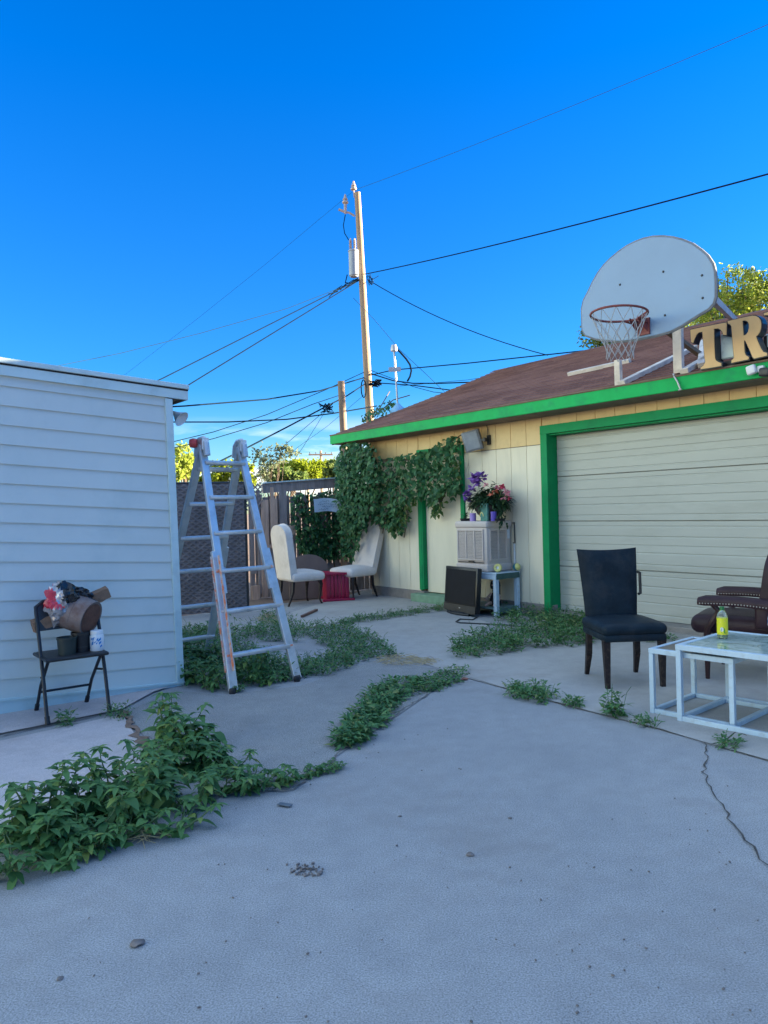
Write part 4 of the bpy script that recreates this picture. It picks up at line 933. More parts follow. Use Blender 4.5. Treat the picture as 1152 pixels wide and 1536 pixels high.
b = B(); b.box((0, 0, .10), (tw-.06, td-.04, .02)); b.box((tw/2-.03, 0, .07), (.02, td-.1, .07)); b.out('lower_shelf', mat('green shelf', (.12, .2, .19), .6, .35, 9), tb, smooth=0)
# evaporative cooler
CX0, CX1, CY0, CY1 = -1.165, -.565, -.48, -.02; CZ0, CZ1 = TZ, 1.215
cw, cd = CX1-CX0, CY1-CY0
cl_ = gthing('evaporative_cooler', 'beige louvred evaporative cooler standing on the white table', 'cooler', (CX0+CX1)/2, (CY0+CY1)/2, TZ); H = CZ1-CZ0
b = B(); b.rbox((0, 0, .05), (cw, cd, .10), .02, 3); b.rbox((0, 0, H-.045), (cw+.012, cd+.012, .09), .025, 3); b.rbox((0, 0, H/2), (cw-.02, cd-.02, H-.12), .02, 2); b.out('shell', M_cooler, cl_)
def louvre(x0, x1, z0, z1, cols, n, place, nm='louvre_panel'):
    b = B(); g = B(); w = (x1-x0)
    P = place
    g.add([P(x0, .001, z0), P(x1, .001, z0), P(x1, .001, z1), P(x0, .001, z1)], [(0, 1, 2, 3)])
    for k in range(n):
        z = z0+(z1-z0)*(k+.5)/n; h = (z1-z0)/n
        b.add([P(x0, .016, z-h*.36), P(x1, .016, z-h*.36), P(x1, .004, z+h*.3), P(x0, .004, z+h*.3), P(x0, .016, z-h*.42), P(x1, .016, z-h*.42)], [(0, 1, 2, 3), (4, 5, 1, 0)])
    for k in range(cols+1):
        x = x0+w*k/cols; t = .008
        b.add([P(x-t, .0, z0-.006), P(x+t, .0, z0-.006), P(x+t, .0, z1+.006), P(x-t, .0, z1+.006), P(x-t, .019, z0-.006), P(x+t, .019, z0-.006), P(x+t, .019, z1+.006), P(x-t, .019, z1+.006)], [(4, 5, 6, 7), (0, 4, 7, 3), (1, 2, 6, 5)])
    for z in (z0, z1):
        b.add([P(x0-.008, .0, z-.01), P(x1+.008, .0, z-.01), P(x1+.008, .0, z+.01), P(x0-.008, .0, z+.01), P(x0-.008, .02, z-.01), P(x1+.008, .02, z-.01), P(x1+.008, .02, z+.01), P(x0-.008, .02, z+.01)], [(4, 5, 6, 7), (0, 1, 5, 4), (3, 7, 6, 2)])
    o = b.out(nm, M_cooler, cl_, smooth=0); g.out('grille_opening', M_gap, o, smooth=0)
louvre(-cw/2+.055, cw/2-.075, .155, H-.115, 3, 20, lambda x, d, z: V((x, -cd/2+.011-d, z)))
louvre(-cd/2+.06, cd/2-.11, .155, H-.115, 2, 20, lambda x, d, z: V((cw/2-.011+d, x, z)))
b = B(); b.box((-.01, -cd/2+.008, .115), (cw-.11, .008, .012)); b.box((-.0, -cd/2+.004, .125), (.1, .012, .018)); b.out('badge', M_dark, cl_, smooth=0)
b = B(); b.box((cw/2-.006, cd/2-.06, H-.18), (.008, .045, .12)); b.out('rating_label', M_plastw, cl_, smooth=0)
b = B(); b.tube([(cw/2+.01, cd/2-.0, H-.04), (cw/2+.045, cd/2-.0, H-.03), (cw/2+.05, cd/2, H-.3), (cw/2+.02, cd/2, H-.3)], .008, 6); b.out('water_tube', M_dark, cl_)
b = B(); b.tube([(cw/2+.04, cd/2, H-.31), (cw/2+.04, cd/2, .02)], .013, 8); b.out('drain_pipe', M_plastw, cl_)
# on the cooler
def oncool(px, py, o, z=CZ1):
    q = gl(px, py, o); return q.x
cen = oncool(735, 770, .26)
fb = gthing('flower_basket', 'dark wicker basket of artificial flowers on top of the cooler', 'flower basket', cen, -.26, CZ1)
b = B(); b.lathe([(0, .03), (.10, .03), (.17, .10), (.215, .19), (.225, .2), (.2, .19), (.15, .1), (.09, .045), (0, .045)], 24)
for k in range(7):
    b.tube([(r*math.cos(a), r*math.sin(a), z) for a in [math.pi*2*i/24 for i in range(24)] for r, z in ((.105+.017*k+.004*math.cos(a*12+k*3), .035+.024*k),)], .008, 5, closed=True)
b.lathe([(.1, 0), (.11, 0), (.07, .035), (.06, .035)], 20); b.out('basket', M_wick, fb)
rnd = random.Random(21); b = B(); 
for k in range(620):
    a = rnd.uniform(0, 6.28); rr_ = .25*math.sqrt(rnd.random()); z = .2+rnd.random()**1.1*.34*(1-rr_/.35)
    d = V((math.cos(a), math.sin(a), rnd.uniform(-.6, .8))); b.leaf((rr_*math.cos(a)*1.05, rr_*math.sin(a)*.7, z), d, (0, 0, 1), rnd.uniform(.08, .14), rnd.uniform(.035, .06), .2, .5, 3)
for k in range(110):
    t = rnd.random(); b.leaf((.18+.13*t+rnd.uniform(-.03, .03), -.08+rnd.uniform(-.06, .06), .24-.3*t*t+rnd.uniform(-.03, .03)), (rnd.uniform(0, 1), rnd.uniform(-1, 1), rnd.uniform(-1, .2)), (0, 0, 1), .06, .03, .2, .5, 3)
b.out('foliage', L_bask, fb, fix=False)
def bloom(nm, m, x, y, z, r, n, seed):
    rnd = random.Random(seed); b = B()
    for k in range(n):
        a = rnd.uniform(0, 6.28); e = rnd.uniform(-.3, 1.2); d = V((math.cos(a)*math.cos(e), math.sin(a)*math.cos(e), math.sin(e))); b.leaf(V((x, y, z))+d*r*.1, d, (rnd.uniform(-.3, .3), -.3, 1), r*rnd.uniform(.6, 1.1), r*.9, -.25, .5, 3)
    b.out(nm, m, fb, fix=False)
def fpos(px, py): q = gl(px, py, .36); return q.x-cen, q.z-CZ1
for nm, m, px, py, r, n in (('iris', M_purple, 716, 717, .10, 30), ('iris', M_purple, 722, 713, .085, 20), ('iris', M_purple, 715, 725, .09, 20), ('iris', M_purple, 728, 716, .06, 12), ('iris', M_purple, 702, 741, .08, 24), ('iris', M_purple, 703, 750, .08, 14), ('rose', M_redfl, 754.5, 729, .055, 22), ('lily', M_salmon, 744, 736, .055, 10), ('lily', M_pink, 748, 732, .05, 10), ('carnation', M_pink, 763, 741, .05, 18), ('carnation', M_pink, 761, 736, .045, 14), ('carnation', M_pink, 757, 747, .045, 14), ('iris', M_purple, 709, 733, .07, 18), ('lily', M_salmon, 739, 741, .05, 10), ('rose', M_redfl, 766, 748, .035, 12), ('carnation', M_pink, 731, 727, .045, 12)):
    x, z = fpos(px, py); bloom(nm, m, x, -.12, z, r, n, int(px*7))
b = B()
for px, py in ((716, 716), (703, 742), (754, 730), (744, 736), (763, 741)):
    x, z = fpos(px, py); b.tube([(x*.3, -.02, .15), (x*.8, -.09, z*.7), (x, -.12, z)], .004, 5)
b.out('flower_stem', M_stem, fb)
def cyl_thing(nm, lab, cat, px, o, r, h, m, gr=None):
    x = oncool(px, 778, o); t = gthing(nm, lab, cat, x, -o, CZ1); b = B(); b.lathe([(0, 0), (r, 0), (r*1.02, .004), (r*1.02, h-.006), (r, h), (0, h-.004)], 20); b.out('body', m, t); return t
t = cyl_thing('candle', 'lilac and pink glass candle left of the green card on the cooler', 'candle', 709.5, .42, .041, .105, M_lilac)
b = B(); b.lathe([(0, .106), (.003, .107), (.003, .118), (0, .119)], 8); b.out('wick', M_dark, t); b = B(); a0 = [(.0425*math.cos(a), .0425*math.sin(a), z) for z in (.008, .098) for a in [R(-200+12*k) for k in range(7)]]; b.add(a0, [(k, k+1, k+8, k+7) for k in range(6)]); b.out('pink_side', M_pink, t)
t = cyl_thing('candle', 'dark violet glass candle right of the green card on the cooler', 'candle', 740.5, .42, .036, .12, M_violet); b = B(); b.lathe([(0, .12), (.003, .121), (.003, .132), (0, .133)], 8); b.out('wick', M_dark, t)
x = oncool(727.5, 778, .44); t = gthing('greeting_card', 'tall green and yellow picture box standing between the candles', 'box', x, -.44, CZ1, .25); b = B(); b.rbox((0, 0, .115), (.105, .05, .23), .004, 1); b.out('body', mat('green picture', (.05, .24, .17), .35, .5, 9, c2=(.14, .4, .32), stain=(.03, .12, .07), sscale=14, samt=.8), t, smooth=0)
b = B(); b.add([(-.035+.07*math.cos(a)*k*.012/.012*0+.03*math.cos(a)*kk, -.0262, .06+.06*math.sin(a)*kk) for kk in (.7, 1.) for a in [math.pi*i/10 for i in range(11)]], [(i, i+1, i+12, i+11) for i in range(10)]); b.out('rainbow', M_yellow, t, smooth=0)
x = oncool(698, 777, .36); t = gthing('plant_tray', 'shallow black tray with a sprig at the left end of the cooler top', 'tray', x, -.36, CZ1); b = B(); b.lathe([(0, 0), (.06, 0), (.075, .035), (.07, .035), (.056, .008), (0, .008)], 20); b.out('dish', M_blackp, t)
b = B(); rnd = random.Random(5)
for k in range(30): a = rnd.uniform(0, 6.28); b.leaf((.02*math.cos(a), .02*math.sin(a), .02+rnd.random()*.08), (math.cos(a), math.sin(a), rnd.uniform(.2, 1.4)), (0, 0, 1), .055, .025, .2, .5, 3)
b.out('sprig', L_bask, t, fix=False)
x = oncool(754, 776, .30); t = gthing('plant_tray', 'shallow black tray under the right side of the flower basket', 'tray', x, -.36, CZ1); b = B(); b.lathe([(0, 0), (.07, 0), (.08, .03), (.075, .03), (.066, .008), (0, .008)], 20); b.out('dish', M_blackp, t)
# on the table
q = gl(752.5, 852, .485); t = gthing('tape_roll', 'pale yellow ring leaning on the cooler at the front of the white table', 'roll', -.50, -.36, TZ+.052, R(20))
b = B(); Mr = Matrix.Rotation(R(80), 4, 'X'); b.lathe([(.022, -.018), (.05, -.018), (.054, -.012), (.054, .012), (.05, .018), (.022, .018), (.022, -.018)], 24, Mr); b.out('ring', M_yellow, t); b = B(); b.lathe([(.0, -.006), (.021, -.006), (.021, .006), (0, .006)], 20, Mr); b.out('core', M_plastw, t)
t = gthing('toy_ball', 'teal and yellow toy ball at the back corner of the white table', 'ball', -.42, -.10, TZ+.05); b = B(); b.lathe([(.05*math.cos(a), .05*math.sin(a)) for a in [R(-90+15*k) for k in range(13)]], 20, Matrix.Rotation(R(70), 4, 'Y')); b.out('shell', M_teal, t); b = B(); b.lathe([(.051*math.cos(a), .051*math.sin(a)) for a in [R(20+10*k) for k in range(8)]], 20, Matrix.Rotation(R(80), 4, 'Y')); b.out('cap', M_yellow, t)
# television
A_, B_ = V((-.57, -.70, 0)), V((-1.31, -.585, 0)); mid = (A_+B_)/2; d = A_-B_; tvw = d.length; rzt = math.atan2(d.y, d.x)
tv = gthing('television', 'old black flat television standing on the ground in front of the white table', 'television', mid.x, mid.y, .03, rzt); tl = Matrix.Rotation(R(-5), 4, 'X')
b = B(); b.rbox((0, .03, .30), (tvw, .07, .58), .012, 2, tl); b.rbox((0, .085, .30), (tvw*.7, .06, .4), .02, 2, tl); b.out('case', M_tvb, tv)
b = B(); b.box((0, -.0065, .335), (tvw-.07, .004, .44), 0, tl); b.out('screen', M_tv, tv, smooth=0)
b = B(); n = 10; vs = []
for i in range(n+1):
    tt = i/n*2-1; vs += [tl @ V((tt*tvw*.49, -.012, .012-.03*(1-tt*tt))), tl @ V((tt*tvw*.49, -.014, .10)), tl @ V((tt*tvw*.49, .03, .012-.03*(1-tt*tt)))]
b.add(vs, [(3*i, 3*i+3, 3*i+4, 3*i+1) for i in range(n)]+[(3*i, 3*i+2, 3*i+5, 3*i+3) for i in range(n)]); b.out('speaker_bar', M_dark, tv)
b = B(); b.box((.02, -.017, .06), (.03, .003, .012), 0, tl); b.out('logo_plate', M_galv, tv, smooth=0)
b = B(); b.tube([(-.25+.5*i/8, -.02-.05*math.sin(math.pi*i/8), -.01) for i in range(9)], .018, 8); b.rbox((0, .03, -.005), (.3, .16, .03), .01, 2); b.out('stand', M_blackp, tv)
b = B(); pts = [(716, 927), (709, 931), (690, 930), (684, 934), (689, 935.5), (720, 937), (760, 939), (790, 942)]; P = [gd(*p)+V((0, 0, .012)) for p in pts]
b.tube(P, .008, 6); o = b.out('power_cord', M_dark); tag(o, 'thin black cord looping on the concrete in front of the television', 'cord')
# doll behind the television
q = gthing('doll', 'small dark-haired doll slumped on the lower shelf beside the television', 'doll', -.62, -.30, .12, .4)
from mathutils import noise
b = B(); b.lathe([(0, .0), (.06, .01), (.07, .06), (.045, .15), (.028, .175), (.022, .19), (.05, .22), (.056, .26), (.04, .30), (0, .31)], 18)
for s in (-1, 1): b.tube([(s*.04, -.02, .15), (s*.085, -.05, .1), (s*.09, -.11, .07)], [.02, .016, .013], 8); b.tube([(s*.03, -.03, .03), (s*.05, -.12, .03), (s*.055, -.19, .015)], [.026, .02, .015], 8)
b.out('body', M_skin, q)
b = B(); b.lathe([(.06, .21), (.068, .25), (.055, .31), (0, .325)], 18, Matrix.Translation((0, .012, 0))); b.box((0, .045, .21), (.1, .03, .16)); b.out('hair', M_doll, q)
b = B(); b.lathe([(.063, .005), (.075, .06), (.05, .15), (.03, .17)], 18); b.out('dress', M_doll, q)

# ------------------------------------------------------------------ front furniture
p = (gd(906, 1034)+gd(994, 1033)+gd(885, 1011)+gd(958, 1010))/4
bc_ = thing('dining_chair', 'black leather dining chair with scuffed dark legs in front of the garage door', 'chair', p, face(.06, -1))
b = B(); b.rbox((0, -.02, .445), (.50, .54, .085), .04, 4, None, .03); b.out('seat', M_leather, bc_, smooth=50)
b = B(); b.rbox((0, -.02, .385), (.485, .52, .06), .02, 2); b.out('seat_rail', M_leather, bc_)
bm = bmesh.new(); b = B(); n, mrow = 14, 12; vs = []
for side in (0, 1):
    for j in range(mrow+1):
        v = j/mrow; z = .36+v*.67; wdt = .415+.085*v**1.1; lean = .225+.085*v**1.6
        for i in range(n+1):
            u = i/n*2-1; cv = -.028*(1-u*u)*(.4+.6*v); ed = (1-abs(u)**6); th = .055*max(.12, ed)*(1 if v < .93 else .55)
            vs.append((u*wdt/2, lean-cv*-1+(th/2 if side else -th/2)+.0, z-.012*(1-u*u)*(v > .95)))
k = (n+1)*(mrow+1); fs = []
for j in range(mrow):
    for i in range(n):
        a = j*(n+1)+i; fs += [(a, a+1, a+n+2, a+n+1), (k+a+1, k+a, k+a+n+1, k+a+n+2)]
for j in range(mrow):
    for i in (0, n): a = j*(n+1)+i; fs.append((a, a+n+1, k+a+n+1, k+a))
for i in range(n):
    for j in (0, mrow): a = j*(n+1)+i; fs.append((a, k+a, k+a+1, a+1))
b.add(vs, fs); b.out('backrest', M_leather, bc_, smooth=60)
for s in (-1, 1):
    b = B(); b.bar((s*.215, -.235, .37), (s*.213, -.245, 0), .055, .055, (0, 1, 0), .034, .034); b.out('leg', M_dwood, bc_, smooth=0, bevel=.004)
    b = B(); b.bar((s*.195, .21, .40), (s*.2, .215, .18), .045, .05, (0, 1, 0)); b.bar((s*.2, .215, .182), (s*.205, .265, 0), .045, .05, (0, 1, 0), .03, .032); b.out('leg', M_dwood, bc_, smooth=0, bevel=.004)
b = B(); b.tube([(.245, .27, .83), (.268, .285, .825), (.27, .285, .70), (.268, .28, .655), (.245, .26, .65)], .012, 8); b.out('handle', M_dark, bc_)

# burgundy armchair, facing left and slightly away
af = V((-.82, .57, 0)); tip = (V((2.47, 5.9, 0))+V((2.89, 6.5, 0)))/2
ac = thing('armchair', 'burgundy leather armchair with nail-head arms behind the white tables at the right edge', 'armchair', tip-af*.27, face(af.x, af.y))
b = B(); b.rbox((0, -.09, .42), (.56, .62, .145), .065, 5, None, .03); b.out('seat', M_burg, ac, smooth=50)
for s in (-1, 1):
    b = B(); n = 12; prof = [(-.048, -.012), (-.056, .02), (-.042, .052), (0, .066), (.042, .052), (.056, .02), (.048, -.012)]; vs = []; k = len(prof)
    for i in range(n+1):
        t = i/n; y = -.30+.55*t; z = .60+.012*math.sin(t*math.pi)-.02*t+(-.018 if i == 0 else 0); w = .72 if i == 0 else 1.0
        for q in prof: vs.append((s*.355+q[0]*w*1.05, y-(.012 if i == 0 else 0), z+.02*(i == 0)+q[1]*(.7 if i == 0 else 1)))
    fs = [tuple(range(k)), tuple(n*k+i for i in range(k))]
    for i in range(n):
        for j in range(k): fs.append((i*k+j, i*k+(j+1) % k, (i+1)*k+(j+1) % k, (i+1)*k+j))
    b.add(vs, fs); arm = b.out('armrest', M_burg, ac, smooth=50)
    b = B()
    for sd in (-1, 1):
        for i in range(26): t = i/25; b.lathe([(0, -.004), (.0065, -.001), (.0045, .004), (0, .006)], 6, Matrix.Translation((s*.355+sd*.054, -.29+.53*t, .607+.012*math.sin(t*math.pi)-.02*t)) @ Matrix.Rotation(R(90*sd), 4, 'Y'))
    for i in range(5): b.lathe([(0, -.004), (.0065, -.001), (.0045, .004), (0, .006)], 6, Matrix.Translation((s*.355-.03+.015*i, -.315, .600)) @ Matrix.Rotation(R(90), 4, 'X'))
    b.out('nail_heads', M_brass, arm)
    b = B(); b.tube([(s*.355, -.21, .60), (s*.352, -.165, .55), (s*.35, -.20, .48), (s*.34, -.25, .40), (s*.325, -.255, .33)], [.022, .022, .026, .028, .026], 8); b.tube([(s*.325, -.255, .36), (s*.315, -.26, .2), (s*.31, -.265, .0)], [.03, .024, .016], 8); b.out('front_leg', M_mahog, ac)
    b = B(); b.tube([(s*.30, .24, .42), (s*.30, .25, .2), (s*.30, .36, .0)], [.026, .026, .018], 8); b.out('rear_leg', M_mahog, ac)
    b = B(); b.rbox((s*.35, .14, .52), (.07, .1, .18), .025, 3); b.out('arm_support', M_burg, ac, smooth=50)
Mb = Matrix.Translation((0, .14, .40)) @ Matrix.Rotation(R(-9), 4, 'X'); out_ = [(-.29, 0), (.29, 0), (.31, .45)]+[(.31*math.cos(a), .45+.17*math.sin(a)) for a in [math.pi*k/12 for k in range(1, 12)]]+[(-.31, .45)]
b = B(); b.prism([out_], -.065, .06, Mb); o = b.out('backrest', M_burg, ac, smooth=50); m_ = o.modifiers.new('soft', 'BEVEL'); m_.width = .04; m_.segments = 4; m_.limit_method = 'ANGLE'; m_.angle_limit = R(45)
b = B(); b.rbox((0, .02, .33), (.6, .5, .06), .015, 2); b.out('seat_frame', M_mahog, ac)

# nesting tables
Sd, Fd = V((.75, .66, 0)).normalized(), V((.66, -.75, 0)).normalized(); ta = math.atan2(Fd.y, Fd.x)
def frame_table(nm, lab, corner, Lf, Ds, h, top, s=.035, base_front=True):
    t = thing(nm, lab, 'table', corner, ta)   # local x along Fd, local y along Sd
    b = B(); e = s/2
    b.box((Lf/2, e, h-e), (Lf, s, s)); b.box((Lf/2, Ds-e, h-e), (Lf, s, s)); b.box((e, Ds/2, h-e), (s, Ds-2*s-.002, s)); b.box((Lf-e, Ds/2, h-e), (s, Ds-2*s-.002, s)); b.out('top_frame', M_wtable, t, smooth=0, bevel=.003)
    for x in (e, Lf-e):
        for y in (e, Ds-e): bb = B(); bb.box((x, y, (h-s)/2), (s-.002, s-.002, h-s-.001)); bb.out('leg', M_wtable, t, smooth=0, bevel=.003)
    b = B(); z = .022
    b.box((Lf/2, e, z), (Lf-2*s, s*.86, s*.9)); b.box((Lf/2, Ds-e, z), (Lf-2*s, s*.86, s*.9)); b.box((e, Ds/2, z), (s*.86, Ds-2*s, s*.9)); b.box((Lf-e, Ds/2, z), (s*.86, Ds-2*s, s*.9)); b.out('base_frame', M_wtable, t, smooth=0, bevel=.003)
    b = B(); b.box((Lf/2, Ds/2, h-.012), (Lf-2*s-.002, Ds-2*s-.002, .016)); b.out('tabletop', top, t, smooth=0); return t
c1 = gd(1022, 1082)-Sd*.02-Fd*.02; T1 = frame_table('coffee_table', 'larger white metal table with a mottled glass top carrying the yellow-labelled bottle', c1, 1.0, .72, .492, M_tglass)
c2 = gd(983, 1070)-Sd*.02-Fd*.02; c2 = c1-Fd*.215+Sd*.05; T2 = frame_table('coffee_table', 'smaller white metal table nested under the larger glass-topped one', c2, .56, .60, .435, M_tboard, .033)
# bottles
Z1 = .492
q = gd(1084, 957, Z1); t = thing('juice_bottle', 'clear bottle with a yellow lime-juice label and green cap on the glass table', 'bottle', (q.x, q.y, Z1-.003))
t.scale = (.87, .87, .97)
b = B(); b.lathe([(0, .004), (.03, .0), (.0375, .006), (.0385, .05), (.0385, .145), (.034, .165), (.02, .188), (.0145, .194), (.0145, .205), (0, .205)], 28); b.out('body', M_bottle, t)
b = B(); b.lathe([(0, .194), (.0165, .194), (.017, .197), (.017, .213), (.0155, .217), (0, .217)], 20); b.out('cap', M_gcap, t)
b = B(); b.lathe([(.0, .006), (.035, .008), (.036, .036), (0, .036)], 24); b.out('juice', mat('lime juice', (.16, .22, .04), .2, .1, 9), t)
b = B(); b.lathe([(.0391, .03), (.0391, .142)], 30); lab_ = b.out('label', M_ylab, t)
def onlab(pts, nm, m, r=.0395):
    # pts: polygon in (arc metres, z) facing the camera
    a0 = math.atan2(-q.y, -q.x); vs = [(r*math.cos(a0+p[0]/.039), r*math.sin(a0+p[0]/.039), p[1]) for p in pts]; b = B(); b.add(vs, [tuple(range(len(vs)))]); b.out(nm, m, lab_, smooth=0, fix=False)
onlab([(.016*math.cos(a)+.004, .058+.022*math.sin(a)) for a in [6.283*k/18 for k in range(18)]], 'lime_picture', M_lime, .0395)
onlab([(.012*math.cos(a)-.004, .066+.015*math.sin(a)) for a in [6.283*k/18 for k in range(18)]], 'lime_slice', M_plastw, .0398)
onlab([(-.024, .034), (.026, .034), (.026, .05), (.012, .042), (-.024, .046)], 'leaf_print', M_gcap, .0396)
onlab([(-.02, .108), (.019, .12), (.02, .128), (-.019, .116)], 'brand_band', M_bagr, .0396)
onlab([(-.016, .113), (.015, .1225), (.015, .1255), (-.016, .116)], 'brand_script', M_plastw, .0399)
q2 = gd(1161, 955, Z1); t = thing('water_bottle', 'water bottle with a blue and white label at the glass table right edge', 'bottle', (q2.x, q2.y, Z1-.003))
b = B(); b.lathe([(0, .004), (.028, 0), (.034, .008), (.034, .05), (.032, .06), (.034, .07), (.034, .13), (.03, .155), (.016, .185), (.013, .19), (.013, .2), (0, .2)], 26); b.out('body', M_bluebot, t)
b = B(); b.lathe([(0, .19), (.0155, .19), (.0155, .21), (0, .21)], 18); b.out('cap', M_plastw, t)
b = B(); b.lathe([(.0346, .075), (.0346, .128)], 26); lb = b.out('label', M_plastw, t); b = B(); b.lathe([(.035, .092), (.035, .115)], 26); b.out('blue_band', M_blue, lb)

# ------------------------------------------------------------------ weeds
def weed_mesh(seed, h, nst, LL, spread, narrow=.62):
    rnd = random.Random(seed); st, lf = B(), B()
    for s in range(nst):
        a = rnd.uniform(0, 6.28); hh = h*rnd.uniform(.55, 1.); out = spread*rnd.uniform(.25, 1.); L = math.hypot(hh, out)
        tipp = V((math.cos(a)*out, math.sin(a)*out, hh)); n = 7; P = []
        for i in range(n+1):
            t = i/n; P.append(V((tipp.x*t**.8, tipp.y*t**.8, tipp.z*t**1.15))+V((rnd.uniform(-.006, .006), rnd.uniform(-.006, .006), .0)))
        st.tube(P, [.006*(1-.7*i/n) for i in range(n+1)], 5)
        nl = int(11*hh/.3)+6; ph = rnd.uniform(0, 6.28)
        for k in range(nl):
            t = .18+.82*(k+rnd.random()*.6)/nl; t = min(t, 1.); i = min(n-1, int(t*n)); p = P[i]+(P[i+1]-P[i])*(t*n-i); ph += 2.4
            sz = LL*rnd.uniform(.4, 1.15)*(1-.35*max(0, t-.7)/.3); el = rnd.uniform(-.35, .5)+.4*max(0, t-.75)
            d = V((math.cos(ph)*math.cos(el), math.sin(ph)*math.cos(el), math.sin(el)))
            pet = sz*.35; p2 = p+d*pet; st.tube([p, p2], .0016, 3)
            lf.leaf(p2, d, (rnd.uniform(-.25, .25), rnd.uniform(-.25, .25), 1), sz, sz*narrow*rnd.uniform(.85, 1.15), .22, rnd.uniform(.25, .75))
        for k in range(6):
            ph += 1.1; el = rnd.uniform(-.1, .45); d = V((math.cos(ph)*math.cos(el), math.sin(ph)*math.cos(el), math.sin(el))); lf.leaf(P[-1], d, (math.cos(ph), math.sin(ph), .6), LL*rnd.uniform(.5, .85), LL*.3, .25, .5)
    return st, lf
def weed_proto(lab, seed, h, nst, LL, spread, group, narrow=.62):
    st, lf = weed_mesh(seed, h, nst, LL, spread, narrow); t = thing('weed_plant', lab, 'weed', (0, 0, 0), 0, group)
    st.out('stems', M_stem, t); lf.out('leaves', L_weed, t, fix=False, smooth=60); return t
GW = 'large leafy weeds along the pavement joint'
protos = [weed_proto('', 31+k, (.215, .29, .185, .15, .10)[k], (6, 7, 6, 6, 6)[k], (.095, .086, .08, .072, .06)[k], (.16, .19, .18, .2, .2)[k], GW, (.62, .58, .40, .5, .56)[k]) for k in range(5)]
mass = 'broad-leaved green weed in the dense row along the joint at lower left'
spots = [((28, 1312), 2, .95, 'broad-leaved weed at the left edge, nearest to the camera'), ((75, 1285), 0, .95, None), ((18, 1268), 1, .9, None), ((128, 1272), 2, 1., None), ((70, 1245), 1, 1., None), ((178, 1262), 4, 1.2, None), ((130, 1235), 0, 1.05, None), ((205, 1238), 1, .95, None), ((262, 1250), 4, 1.1, 'low rosette weed creeping onto the concrete in front of the dense row'), ((235, 1205), 0, 1.05, None), ((285, 1210), 2, 1., None), ((175, 1205), 1, 1., None),
         ((335, 1192), 3, 1., None), ((245, 1165), 1, 1.05, None), ((375, 1186), 3, .85, None), ((300, 1160), 0, 1., None), ((408, 1180), 4, .95, None), ((258, 1118), 1, 1.12, 'tallest bushy weed of the row, standing beside the walkway slab corner'), ((295, 1128), 0, 1.05, 'bushy weed just right of the tallest one in the row'), ((320, 1155), 3, 1., None), ((345, 1168), 2, .8, None), ((215, 1185), 2, 1., None), ((95, 1300), 4, 1., None), ((45, 1262), 0, .9, None), ((150, 1278), 3, .8, None), ((430, 1176), 4, .7, 'smallest weed at the right end of the dense row'),
         ((458, 1167), 4, .55, None), ((474, 1163), 4, .45, None), ((506, 1152), 4, .42, None), ((490, 1158), 4, .55, 'small low weed alone on the joint right of the dense row')]
# leafy weeds under the ladder
GL_ = 'leafy weeds around the ladder feet'
spots2 = [((290, 1025), 1, 1.0, 'leafy weed against the corner trim of the clapboard building'), ((312, 1035), 2, .9, None), ((335, 1022), 2, .95, None), ((380, 1022), 1, 1., 'upright large-leaved weed just right of the near ladder foot'), ((300, 1000), 0, 1., None), ((330, 998), 1, .9, None), ((400, 1027), 3, .9, None), ((425, 1020), 3, .7, None), ((365, 1000), 2, .9, None), ((285, 985), 1, 1., None), ((400, 1005), 4, 1., None), ((355, 1037), 4, .7, None), ((455, 1012), 4, .8, None)]
first = set(); rnd = random.Random(77)
for lst, grp, ml in ((spots, GW, mass), (spots2, GL_, 'green weed among the others growing under the ladder')):
    for (px, k, s, lab) in lst:
        if k in first: o = copy_tree(protos[k])
        else: o = protos[k]; first.add(k)
        o.location = gd(*px); o.rotation_euler = (0, 0, rnd.uniform(0, 6.28)); o.scale = (s, s, s*rnd.uniform(.92, 1.05)); o['label'] = lab or ml; o['group'] = grp
# low creeping weeds: patches of ground cover
def patch(nm, lab, poly, n, h, L, seed, m=None, loose=0., kind='stuff', sprig=7):
    rnd = random.Random(seed); b = B(); st = B()
    c = gd(sum(p[0] for p in poly)/len(poly), sum(p[1] for p in poly)/len(poly))
    for _ in range(n):
        p = gd(*sample(poly, rnd))-c; hh = h*rnd.uniform(.3, 1.1); 
        for k in range(sprig):
            a = rnd.uniform(0, 6.28); r = rnd.uniform(0, .05+loose); el = rnd.uniform(-.2, .9); z = hh*rnd.random()
            b.leaf(p+V((math.cos(a)*r, math.sin(a)*r, z+.008)), (math.cos(a+rnd.uniform(-.6, .6))*math.cos(el), math.sin(a)*math.cos(el), math.sin(el)), (rnd.uniform(-.4, .4), rnd.uniform(-.4, .4), 1), L*rnd.uniform(.6, 1.2), L*rnd.uniform(.32, .5), .2, rnd.uniform(.1, .6), 3)
        if rnd.random() < .5: a = rnd.uniform(0, 6.28); b.tube([p, p+V((math.cos(a)*.04, math.sin(a)*.04, hh)), p+V((math.cos(a)*.07, math.sin(a)*.07, hh*1.25))], .0018, 3)
    o = b.out(nm, m or L_low, fix=False, smooth=60); o.location = c; return tag(o, lab, 'weeds', None, kind)
patch('weed_patch', 'low bushy weeds in front of the garage door beside the black chair', [(672, 975), (700, 962), (760, 945), (840, 935), (880, 925), (885, 968), (800, 975), (740, 985), (690, 990)], 480, .15, .055, 1)
patch('weed_patch', 'weeds at the foot of the garage wall behind the white table', [(735, 930), (742, 915), (790, 905), (835, 925), (880, 930), (880, 945), (800, 940)], 230, .15, .055, 2)
patch('weed_patch', 'low weeds behind the legs of the black chair', [(880, 965), (880, 945), (900, 935), (1000, 955), (1015, 962), (990, 966), (930, 960)], 110, .1, .042, 3)
